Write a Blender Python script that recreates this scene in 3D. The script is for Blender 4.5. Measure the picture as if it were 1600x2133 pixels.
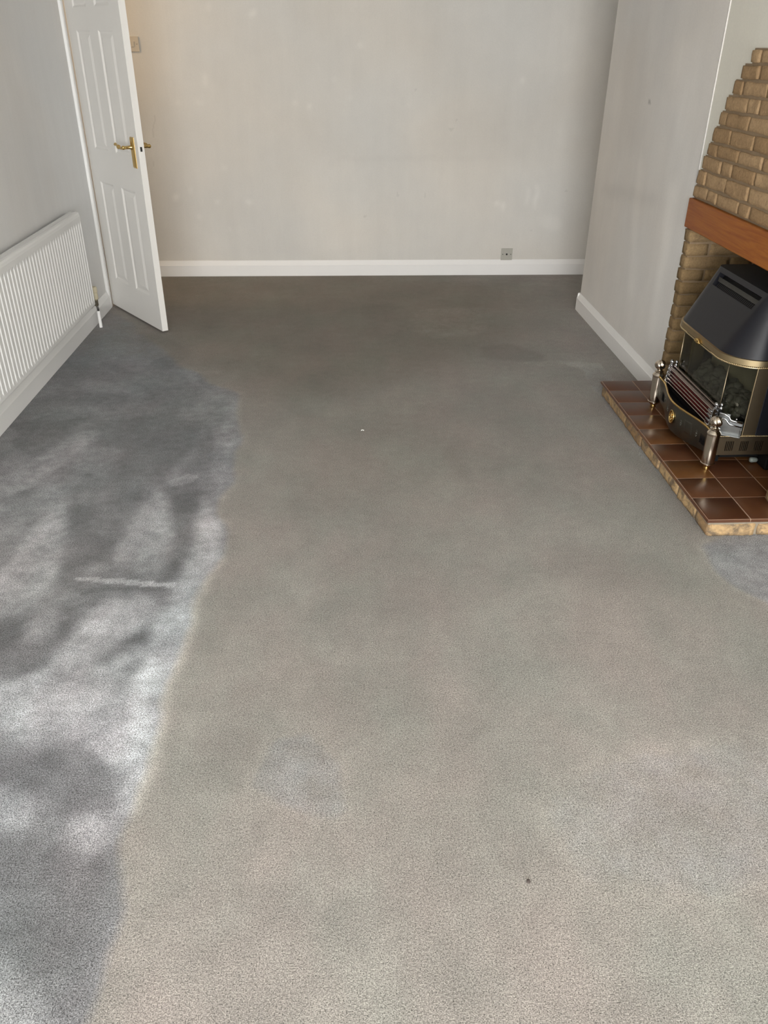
import bpy, bmesh, math, random
import numpy as np
from mathutils import Vector, Matrix, noise as mnoise
random.seed(7); rng = np.random.default_rng(5)
sc = bpy.context.scene
for o in list(bpy.data.objects): bpy.data.objects.remove(o)
C = sc.collection
PI = math.pi

# ---------------------------------------------------------------- camera
PITCH, YAW, ROLL, FPX, CAM_H = 0.52857, 0.049505, 0.007395, 1673.19, 1.51
cam_d = bpy.data.cameras.new('camera'); cam = bpy.data.objects.new('camera', cam_d); C.objects.link(cam)
cy_, sy_ = math.cos(YAW), math.sin(YAW)
f0 = Vector((sy_, cy_, 0)); r0 = Vector((cy_, -sy_, 0)); z0 = Vector((0, 0, 1))
fw = f0*math.cos(PITCH) - z0*math.sin(PITCH); up = z0*math.cos(PITCH) + f0*math.sin(PITCH)
rr = r0*math.cos(ROLL) + up*math.sin(ROLL); uu = up*math.cos(ROLL) - r0*math.sin(ROLL)
m = Matrix((rr, uu, -fw)).transposed().to_4x4(); m.translation = (0, 0, CAM_H)
cam.matrix_world = m
cam_d.sensor_fit = 'VERTICAL'; cam_d.sensor_height = 24.0; cam_d.lens = FPX/2133*24.0
cam_d.clip_start = 0.02; cam_d.clip_end = 60
sc.camera = cam

# ---------------------------------------------------------------- light and exposure
sc.view_settings.view_transform = 'Standard'; sc.view_settings.look = 'None'
sc.view_settings.gamma = 1.0; sc.view_settings.use_curve_mapping = False
sc.view_settings.exposure = 0.0
w = bpy.data.worlds.new('sky'); sc.world = w; w.use_nodes = True
bgn = w.node_tree.nodes['Background']; bgn.inputs[0].default_value = (0.75, 0.85, 1, 1); bgn.inputs[1].default_value = 1.0
def area(name, loc, target, sx, sy, power, col):
    d = bpy.data.lights.new(name, 'AREA'); d.shape = 'RECTANGLE'; d.size = sx; d.size_y = sy
    d.energy = power; d.color = col
    o = bpy.data.objects.new(name, d); C.objects.link(o); o.location = loc
    o.rotation_euler = (Vector(target)-Vector(loc)).to_track_quat('-Z', 'Y').to_euler()
    return o
YF = -2.8
WIN = (-1.3, 1.6, 0.03, 1.9)      # patio window opening in the front wall
area('window_daylight', ((WIN[0]+WIN[1])/2, YF-.11, (WIN[2]+WIN[3])/2), ((WIN[0]+WIN[1])/2, 3, 1.0), WIN[1]-WIN[0]-.1, WIN[3]-WIN[2]-.1, 282, (1.0, 0.99, 0.98))
hl = bpy.data.lights.new('hall_lamp', 'POINT'); hl.energy = 18; hl.color = (1.0, 0.70, 0.40); hl.shadow_soft_size = 0.12
ho = bpy.data.objects.new('hall_lamp', hl); C.objects.link(ho); ho.location = (-2.15, 5.45, 2.1)

# ---------------------------------------------------------------- helpers
def link(name, me, mat=None, parent=None, smooth=False):
    o = bpy.data.objects.new(name, me); C.objects.link(o)
    if mat is not None:
        for mm in (mat if isinstance(mat, (list, tuple)) else [mat]): me.materials.append(mm)
    if smooth:
        me.polygons.foreach_set('use_smooth', [True]*len(me.polygons))
    if parent is not None: o.parent = parent
    return o
def obj(name, bm, mat, parent=None, smooth=False, bevel=0, seg=2, angle=None):
    me = bpy.data.meshes.new(name); bmesh.ops.recalc_face_normals(bm, faces=bm.faces); bm.to_mesh(me); bm.free()
    o = link(name, me, mat, parent, smooth)
    if angle is not None:
        me.set_sharp_from_angle(angle=math.radians(angle))
    if bevel:
        b = o.modifiers.new('bevel', 'BEVEL'); b.width = bevel; b.segments = seg; b.limit_method = 'ANGLE'; b.angle_limit = math.radians(35)
    return o
def empty(name, label=None, cat=None, loc=(0, 0, 0), group=None, kind=None):
    o = bpy.data.objects.new(name, None); C.objects.link(o); o.location = loc; o.empty_display_size = .05
    return tag(o, label, cat, group, kind)
def tag(o, label=None, cat=None, group=None, kind=None):
    if label: o['label'] = label
    if cat: o['category'] = cat
    if group: o['group'] = group
    if kind: o['kind'] = kind
    return o
def BM(): return bmesh.new()
def box(bm, x0, x1, y0, y1, z0, z1, M=None):
    vs = [bm.verts.new((x, y, z)) for x in (x0, x1) for y in (y0, y1) for z in (z0, z1)]
    for f in ((0,1,3,2),(4,6,7,5),(0,4,5,1),(2,3,7,6),(0,2,6,4),(1,5,7,3)): bm.faces.new([vs[i] for i in f])
    if M is not None:
        for v in vs: v.co = M @ v.co
    return vs
def lathe(bm, prof, n=32, c=(0, 0, 0), axis='Z', mod=None, cap=True):
    """prof: list of (r, h)"""
    rings = []
    for (r, h) in prof:
        ring = []
        for k in range(n):
            a = 2*PI*k/n; q = r*(mod(a, h) if mod else 1)
            p = (q*math.cos(a), q*math.sin(a), h)
            if axis == 'X': p = (p[2], p[0], p[1])
            elif axis == 'Y': p = (p[0], p[2], p[1])
            ring.append(bm.verts.new((p[0]+c[0], p[1]+c[1], p[2]+c[2])))
        rings.append(ring)
    for a, b in zip(rings, rings[1:]):
        for k in range(n): bm.faces.new((a[k], a[(k+1) % n], b[(k+1) % n], b[k]))
    if cap:
        bm.faces.new(rings[0]); bm.faces.new(rings[-1])
def tube(bm, pts, r, n=10, sx=1.0, closed=False):
    """round bar along pts; r number or list"""
    pts = [Vector(p) for p in pts]; N = len(pts); rings = []; prev = None
    for i, p in enumerate(pts):
        if closed: t = pts[(i+1) % N]-pts[i-1]
        else: t = pts[min(i+1, N-1)]-pts[max(i-1, 0)]
        t.normalize()
        if prev is None:
            a = Vector((0, 0, 1)) if abs(t.z) < .9 else Vector((1, 0, 0))
            s = t.cross(a).normalized()
        else:
            s = (prev - t*prev.dot(t)).normalized()
        prev = s; b = t.cross(s)
        q = r[i] if isinstance(r, (list, tuple)) else r
        rings.append([bm.verts.new(p + s*math.cos(2*PI*k/n)*q*sx + b*math.sin(2*PI*k/n)*q) for k in range(n)])
    rg = list(zip(rings, rings[1:])) + ([(rings[-1], rings[0])] if closed else [])
    for a, b in rg:
        for k in range(n): bm.faces.new((a[k], a[(k+1) % n], b[(k+1) % n], b[k]))
    if not closed: bm.faces.new(rings[0]); bm.faces.new(rings[-1])
def strip(bm, path_a, path_b):
    A = [bm.verts.new(p) for p in path_a]; B = [bm.verts.new(p) for p in path_b]
    for i in range(len(A)-1): bm.faces.new((A[i], A[i+1], B[i+1], B[i]))
def ball(bm, c, r, n=16, m_=10, sc_=(1, 1, 1)):
    bmesh.ops.create_uvsphere(bm, u_segments=n, v_segments=m_, radius=r, matrix=Matrix.Translation(c) @ Matrix.Diagonal((*sc_, 1)))
def prism(bm, prof, path0, path1, ax):
    """extrude closed 2D profile [(a,b)] between two offsets along axis ax ('x' or 'y'); profile gives the other horizontal axis and z"""
    def P(t, a, b): return (t, a, b) if ax == 'x' else (a, t, b)
    A = [bm.verts.new(P(path0, a, b)) for a, b in prof]; B = [bm.verts.new(P(path1, a, b)) for a, b in prof]
    n = len(prof)
    for i in range(n): bm.faces.new((A[i], A[(i+1) % n], B[(i+1) % n], B[i]))
    bm.faces.new(A); bm.faces.new(B)

# ---------------------------------------------------------------- marks of wear
def blur(a, r):
    if r < 1: return a
    for ax in (0, 1):
        for _ in range(3):
            k = 2*r+1
            pad = [(0, 0), (0, 0)]; pad[ax] = (r+1, r)
            c = np.cumsum(np.pad(a, pad, mode='edge'), axis=ax)
            a = ((c[k:] - c[:-k]) if ax == 0 else (c[:, k:] - c[:, :-k]))/k
    return a
def smooth_noise(shape, r):
    a = blur(rng.standard_normal(shape), r); return a/(a.std()+1e-9)
def inside(px, py, poly):
    res = np.zeros(px.shape, bool); n = len(poly)
    for i in range(n):
        x0, y0 = poly[i]; x1, y1 = poly[(i+1) % n]
        if y0 == y1: continue
        c = ((y0 > py) != (y1 > py)) & (px < (x1-x0)*(py-y0)/(y1-y0)+x0)
        res ^= c
    return res
def mask(U, V, poly, soft, step, wu, wv, warp):
    return blur(inside(U+wu*warp, V+wv*warp, poly).astype(float), int(round(soft/step/1.7)))
def grid_mesh(name, U, V, place, attrs):
    nu, nv = U.shape
    P = place(U.ravel(), V.ravel())
    idx = np.arange(nu*nv).reshape(nu, nv)
    F = np.stack([idx[:-1, :-1], idx[1:, :-1], idx[1:, 1:], idx[:-1, 1:]], -1).reshape(-1, 4)
    me = bpy.data.meshes.new(name)
    me.vertices.add(len(P)); me.vertices.foreach_set('co', P.astype(np.float32).ravel())
    me.loops.add(F.size); me.loops.foreach_set('vertex_index', F.astype(np.int32).ravel())
    me.polygons.add(len(F)); me.polygons.foreach_set('loop_start', np.arange(0, F.size, 4, dtype=np.int32))
    me.polygons.foreach_set('loop_total', np.full(len(F), 4, dtype=np.int32))
    me.update(calc_edges=True)
    for k, v in attrs.items():
        at = me.attributes.new(k, 'FLOAT', 'POINT'); at.data.foreach_set('value', v.ravel().astype(np.float32))
    return me

# ---------------------------------------------------------------- materials
class NT:
    def __init__(s, name):
        s.m = bpy.data.materials.new(name); s.m.use_nodes = True; s.t = s.m.node_tree; s.b = s.t.nodes['Principled BSDF']
        s.out = s.t.nodes['Material Output']
    def n(s, typ, **k):
        nd = s.t.nodes.new(typ)
        for a, v in k.items():
            if a.startswith('i_'):
                key = a[2:]; key = int(key) if key.isdigit() else key.replace('_', ' ')
                nd.inputs[key].default_value = v
            else: setattr(nd, a, v)
        return nd
    def l(s, a, b): s.t.links.new(a, b)
    def math(s, op, a, b=None, clamp=False):
        nd = s.n('ShaderNodeMath', operation=op, use_clamp=clamp)
        for i, v in enumerate((a, b)):
            if v is None: continue
            if isinstance(v, (int, float)): nd.inputs[i].default_value = v
            else: s.l(v, nd.inputs[i])
        return nd.outputs[0]
    def noise(s, scale, detail=2, rough=.5, vec=None, dist=0):
        nd = s.n('ShaderNodeTexNoise'); nd.inputs['Scale'].default_value = scale; nd.inputs['Detail'].default_value = detail
        nd.inputs['Roughness'].default_value = rough; nd.inputs['Distortion'].default_value = dist
        if vec is not None: s.l(vec, nd.inputs['Vector'])
        return nd.outputs['Fac']
    def coords(s, scale=(1, 1, 1), rot=(0, 0, 0)):
        tc = s.n('ShaderNodeTexCoord'); mp = s.n('ShaderNodeMapping'); mp.inputs['Scale'].default_value = scale; mp.inputs['Rotation'].default_value = rot
        s.l(tc.outputs['Object'], mp.inputs['Vector']); return mp.outputs[0]
    def mix(s, fac, a, b, blend='MIX'):
        nd = s.n('ShaderNodeMix', data_type='RGBA', blend_type=blend)
        for i, v in ((0, fac), (6, a), (7, b)):
            if isinstance(v, (int, float)): nd.inputs[i].default_value = v
            elif isinstance(v, tuple): nd.inputs[i].default_value = (*v, 1)
            else: s.l(v, nd.inputs[i])
        return nd.outputs[2]
    def scale(s, col, fac):     # colour times a value
        nd = s.n('ShaderNodeVectorMath', operation='SCALE'); s.l(col, nd.inputs[0]); s.l(fac, nd.inputs['Scale']); return nd.outputs[0]
    def remap(s, v, a, b, c, d):
        nd = s.n('ShaderNodeMapRange'); nd.inputs[1].default_value = a; nd.inputs[2].default_value = b; nd.inputs[3].default_value = c; nd.inputs[4].default_value = d
        s.l(v, nd.inputs[0]); return nd.outputs[0]
    def bump(s, h, strength, dist):
        nd = s.n('ShaderNodeBump'); nd.inputs['Strength'].default_value = strength; nd.inputs['Distance'].default_value = dist
        s.l(h, nd.inputs['Height']); s.l(nd.outputs[0], s.b.inputs['Normal'])
    def set(s, **k):
        for a, v in k.items():
            a = a.replace('_', ' '); s.b.inputs[a].default_value = (*v, 1) if isinstance(v, tuple) else v
        return s
    def attr(s, name): return s.n('ShaderNodeAttribute', attribute_name=name).outputs['Fac']
def lin(r, g, b): return tuple(((c/255+.055)/1.055)**2.4 if c > 10 else c/255/12.92 for c in (r, g, b))
def plain(name, col, rough=.5, metal=0., var=.06, vs=30, coat=0., spec=.5, bump=0.):
    t = NT(name); t.set(Roughness=rough, Metallic=metal); t.b.inputs['Specular IOR Level'].default_value = spec
    if coat: t.b.inputs['Coat Weight'].default_value = coat
    v = t.coords(); nz = t.noise(vs, 3, .6, v)
    c = t.mix(nz, tuple(x*(1-var) for x in col), tuple(min(1, x*(1+var)) for x in col)); t.l(c, t.b.inputs['Base Color'])
    if bump: t.bump(t.noise(vs*8, 2, .5, v), bump, .001)
    return t.m

def wall_mat(name, col, streak=(9, 9, 1.2)):
    t = NT(name); t.set(Roughness=.75); t.b.inputs['Specular IOR Level'].default_value = .25
    v = t.coords(); vs = t.coords(streak)
    a = t.remap(t.noise(1.6, 3, .6, v), .3, .7, .965, 1.03)
    b = t.remap(t.noise(1.0, 4, .65, vs), .3, .7, .98, 1.022)
    g = t.remap(t.noise(160, 2, .6, v), .3, .7, .975, 1.02)
    k = t.math('MULTIPLY', t.math('MULTIPLY', a, b), g)
    k = t.math('MULTIPLY', k, t.math('ADD', t.attr('mark'), 1.0))
    hue = t.noise(1.1, 2, .5, v)
    c = t.mix(t.remap(hue, .35, .65, 0, 1), tuple(x*y for x, y in zip(col, (1.01, .995, .975))), tuple(x*y for x, y in zip(col, (.985, 1.0, 1.015))))
    t.l(t.scale(c, k), t.b.inputs['Base Color'])
    t.bump(t.noise(220, 3, .6, v), .25, .0012)
    return t.m
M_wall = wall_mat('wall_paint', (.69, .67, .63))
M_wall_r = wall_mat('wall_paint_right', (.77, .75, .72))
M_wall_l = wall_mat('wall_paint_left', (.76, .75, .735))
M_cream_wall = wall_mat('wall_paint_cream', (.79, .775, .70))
M_ceil = wall_mat('ceiling_paint', (.86, .85, .83))
M_gloss = plain('white_gloss_paint', (.90, .897, .885), .32, var=.02, vs=6)
M_door = plain('door_paint', (.84, .825, .79), .38, var=.02, vs=5)
M_rad = plain('radiator_enamel', (.83, .83, .82), .5, var=.015, vs=4)

def carpet_mat():
    t = NT('carpet'); t.set(Roughness=.95); t.b.inputs['Specular IOR Level'].default_value = .08
    v = t.coords()
    clean = t.attr('clean'); lt = t.attr('light')
    n1 = t.noise(2.2, 4, .6, v); n2 = t.noise(9, 4, .65, v); n3 = t.noise(1.1, 2, .5, v)
    beige = t.mix(t.remap(n3, .35, .65, 0, 1), (.303, .285, .265), (.285, .270, .248))
    beige = t.mix(t.attr('soil_dim'), beige, (.185, .160, .128))
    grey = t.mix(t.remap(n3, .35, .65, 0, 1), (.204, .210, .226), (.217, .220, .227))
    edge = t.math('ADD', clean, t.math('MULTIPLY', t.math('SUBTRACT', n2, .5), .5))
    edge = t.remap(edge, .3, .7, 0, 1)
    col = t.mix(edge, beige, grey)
    k = t.remap(n1, .3, .7, .89, 1.11)
    k2 = t.math('ADD', t.math('MULTIPLY', t.math('SUBTRACT', n2, .5), t.remap(clean, 0, 1, .32, 1.0)), 1.0)
    hue = t.noise(3.1, 3, .6, t.coords((1, .6, 1)))
    col = t.mix(t.remap(hue, .35, .65, 0, 1), t.mix(1.0, col, (1.03, .985, .985), 'MULTIPLY'), t.mix(1.0, col, (.97, 1.01, .995), 'MULTIPLY'))
    # ragged strokes where the pile lies the other way
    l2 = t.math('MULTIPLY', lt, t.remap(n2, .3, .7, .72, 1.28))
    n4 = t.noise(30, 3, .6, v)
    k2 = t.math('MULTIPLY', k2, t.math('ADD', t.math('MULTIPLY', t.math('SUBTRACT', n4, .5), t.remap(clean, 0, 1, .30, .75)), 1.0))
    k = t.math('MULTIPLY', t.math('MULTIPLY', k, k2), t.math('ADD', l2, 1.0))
    # tufts
    g1 = t.noise(400, 2, .6, v); g2 = t.noise(210, 2, .55, v)
    gr = t.math('ADD', t.math('MULTIPLY', t.math('SUBTRACT', g1, .5), 2.0), t.math('MULTIPLY', t.math('SUBTRACT', g2, .5), .9))
    amp = t.remap(clean, 0, 1, 1.5, 2.1)
    gr = t.math('ADD', t.math('MULTIPLY', gr, amp), 1.0)
    gr = t.math('MAXIMUM', gr, .25)
    k = t.math('MULTIPLY', k, gr)
    t.l(t.scale(col, k), t.b.inputs['Base Color'])
    t.b.inputs['Sheen Weight'].default_value = .15; t.b.inputs['Sheen Roughness'].default_value = .6
    t.bump(g1, .6, .004)
    return t.m
M_carpet = carpet_mat()

def brick_mat(name, c0, c1, c2, rg=(.5, .75, 0, .7)):
    t = NT(name); t.set(Roughness=.9); t.b.inputs['Specular IOR Level'].default_value = .2
    v = t.coords(); ti = t.attr('tint')
    c = t.mix(ti, c0, c1)
    nz = t.noise(26, 5, .65, v, .6)
    c = t.mix(t.remap(nz, *rg), c, c2)
    k = t.remap(t.noise(120, 3, .6, v), .3, .7, .86, 1.12)
    t.l(t.scale(c, k), t.b.inputs['Base Color'])
    t.bump(t.noise(60, 5, .7, v), .7, .006)
    return t.m
M_brick = brick_mat('buff_brick', (.345, .225, .118), (.45, .31, .175), (.27, .175, .10))
M_brick_pier = brick_mat('shade_darkened_brick', (.26, .175, .085), (.34, .235, .125), (.20, .135, .075))  # buff brick made darker: shade inside the fireplace opening painted into its colour
M_brick_low = brick_mat('hearth_edge_brick', (.34, .21, .105), (.55, .38, .20), (.20, .15, .10), (.44, .62, 0, .95))
M_mortar = plain('mortar', (.27, .195, .12), .95, var=.18, vs=40, bump=.6)
M_mortar_low = plain('hearth_mortar', (.30, .26, .20), .95, var=.25, vs=50, bump=.6)
def wood_mat():
    t = NT('varnished_oak'); v = t.coords((14, 1.2, 22))
    nz = t.noise(2.2, 6, .65, v, 1.2); n2 = t.noise(.9, 2, .5, t.coords((1, 1.5, 1)))
    c = t.mix(t.remap(nz, .35, .65, 0, 1), (.25, .068, .008), (.41, .145, .016))
    c = t.mix(t.remap(n2, .35, .65, 0, .5), c, (.25, .055, .008))
    t.l(c, t.b.inputs['Base Color']); t.set(Roughness=.42); t.b.inputs['Specular IOR Level'].default_value = .25
    t.bump(nz, .2, .002); return t.m
M_wood = wood_mat()
def tile_mat():
    t = NT('quarry_tile'); ti = t.attr('tint'); v = t.coords()
    c = t.mix(ti, (.088, .034, .018), (.158, .069, .019)); nz = t.noise(7, 3, .6, v)
    c = t.mix(t.remap(nz, .35, .7, 0, .5), c, (.125, .050, .018))
    t.l(c, t.b.inputs['Base Color']); t.set(Roughness=.3); t.b.inputs['Specular IOR Level'].default_value = .38
    return t.m
M_tile = tile_mat()
M_grout = plain('pink_grout', (.42, .29, .21), .9, var=.1, vs=60)
M_enamel = plain('black_blue_enamel', (.0105, .011, .015), .36, var=.1, vs=200, spec=.3)
M_black = plain('matt_black_metal', (.004, .004, .0045), .6, var=.1, spec=.2)
M_brass = plain('satin_brass', (.62, .50, .30), .28, 1., var=.06)
M_brass_dark = plain('antique_brass_panel', (.30, .245, .165), .36, 1., var=.08)
M_gold = plain('polished_brass', (.66, .46, .18), .18, 1., var=.05)
M_nickel = plain('polished_nickel', (.60, .535, .45), .15, 1., var=.03)
M_chrome = plain('chrome', (.48, .49, .51), .14, 1., var=.03)
M_steel = plain('brushed_steel', (.27, .28, .28), .3, 1., var=.1)
M_pan = plain('pewter_panel', (.165, .165, .145), .30, 1., var=.1)
M_bar = plain('grate_bar_metal', (.40, .335, .31), .25, 1., var=.05)
M_red = plain('red_strip', (.13, .008, .007), .4, var=.3, vs=60)
M_coal = plain('grey_coal', (.115, .11, .10), .9, var=.35, vs=30, bump=.8)
M_cream = plain('cream_plastic', (.62, .56, .40), .45, var=.05)
M_plate = plain('switch_plate_plastic', (.60, .54, .45), .4, var=.03)
M_sock = plain('grey_plate', (.46, .45, .40), .35, var=.04)
M_hole = plain('dark_hole', (.01, .01, .01), .8, var=.05)
M_clear = plain('clear_fitting', (.22, .25, .23), .3, var=.1)
def glass_mat():
    t = NT('smoked_glass'); t.t.nodes.remove(t.b)
    tr = t.n('ShaderNodeBsdfTransparent'); tr.inputs[0].default_value = (.72, .73, .68, 1)
    gl = t.n('ShaderNodeBsdfGlossy'); gl.inputs['Roughness'].default_value = .06; gl.inputs[0].default_value = (.9, .9, .85, 1)
    fr = t.n('ShaderNodeFresnel'); fr.inputs[0].default_value = 1.55
    mx = t.n('ShaderNodeMixShader'); geo = t.n('ShaderNodeNewGeometry'); fr.inputs[0].default_value = 1.45; t.l(t.math('MULTIPLY', fr.outputs[0], t.math('SUBTRACT', 1.0, geo.outputs['Backfacing']), True), mx.inputs[0]); t.l(tr.outputs[0], mx.inputs[1]); t.l(gl.outputs[0], mx.inputs[2])
    t.l(mx.outputs[0], t.out.inputs[0]); return t.m
M_glass = glass_mat()
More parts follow.
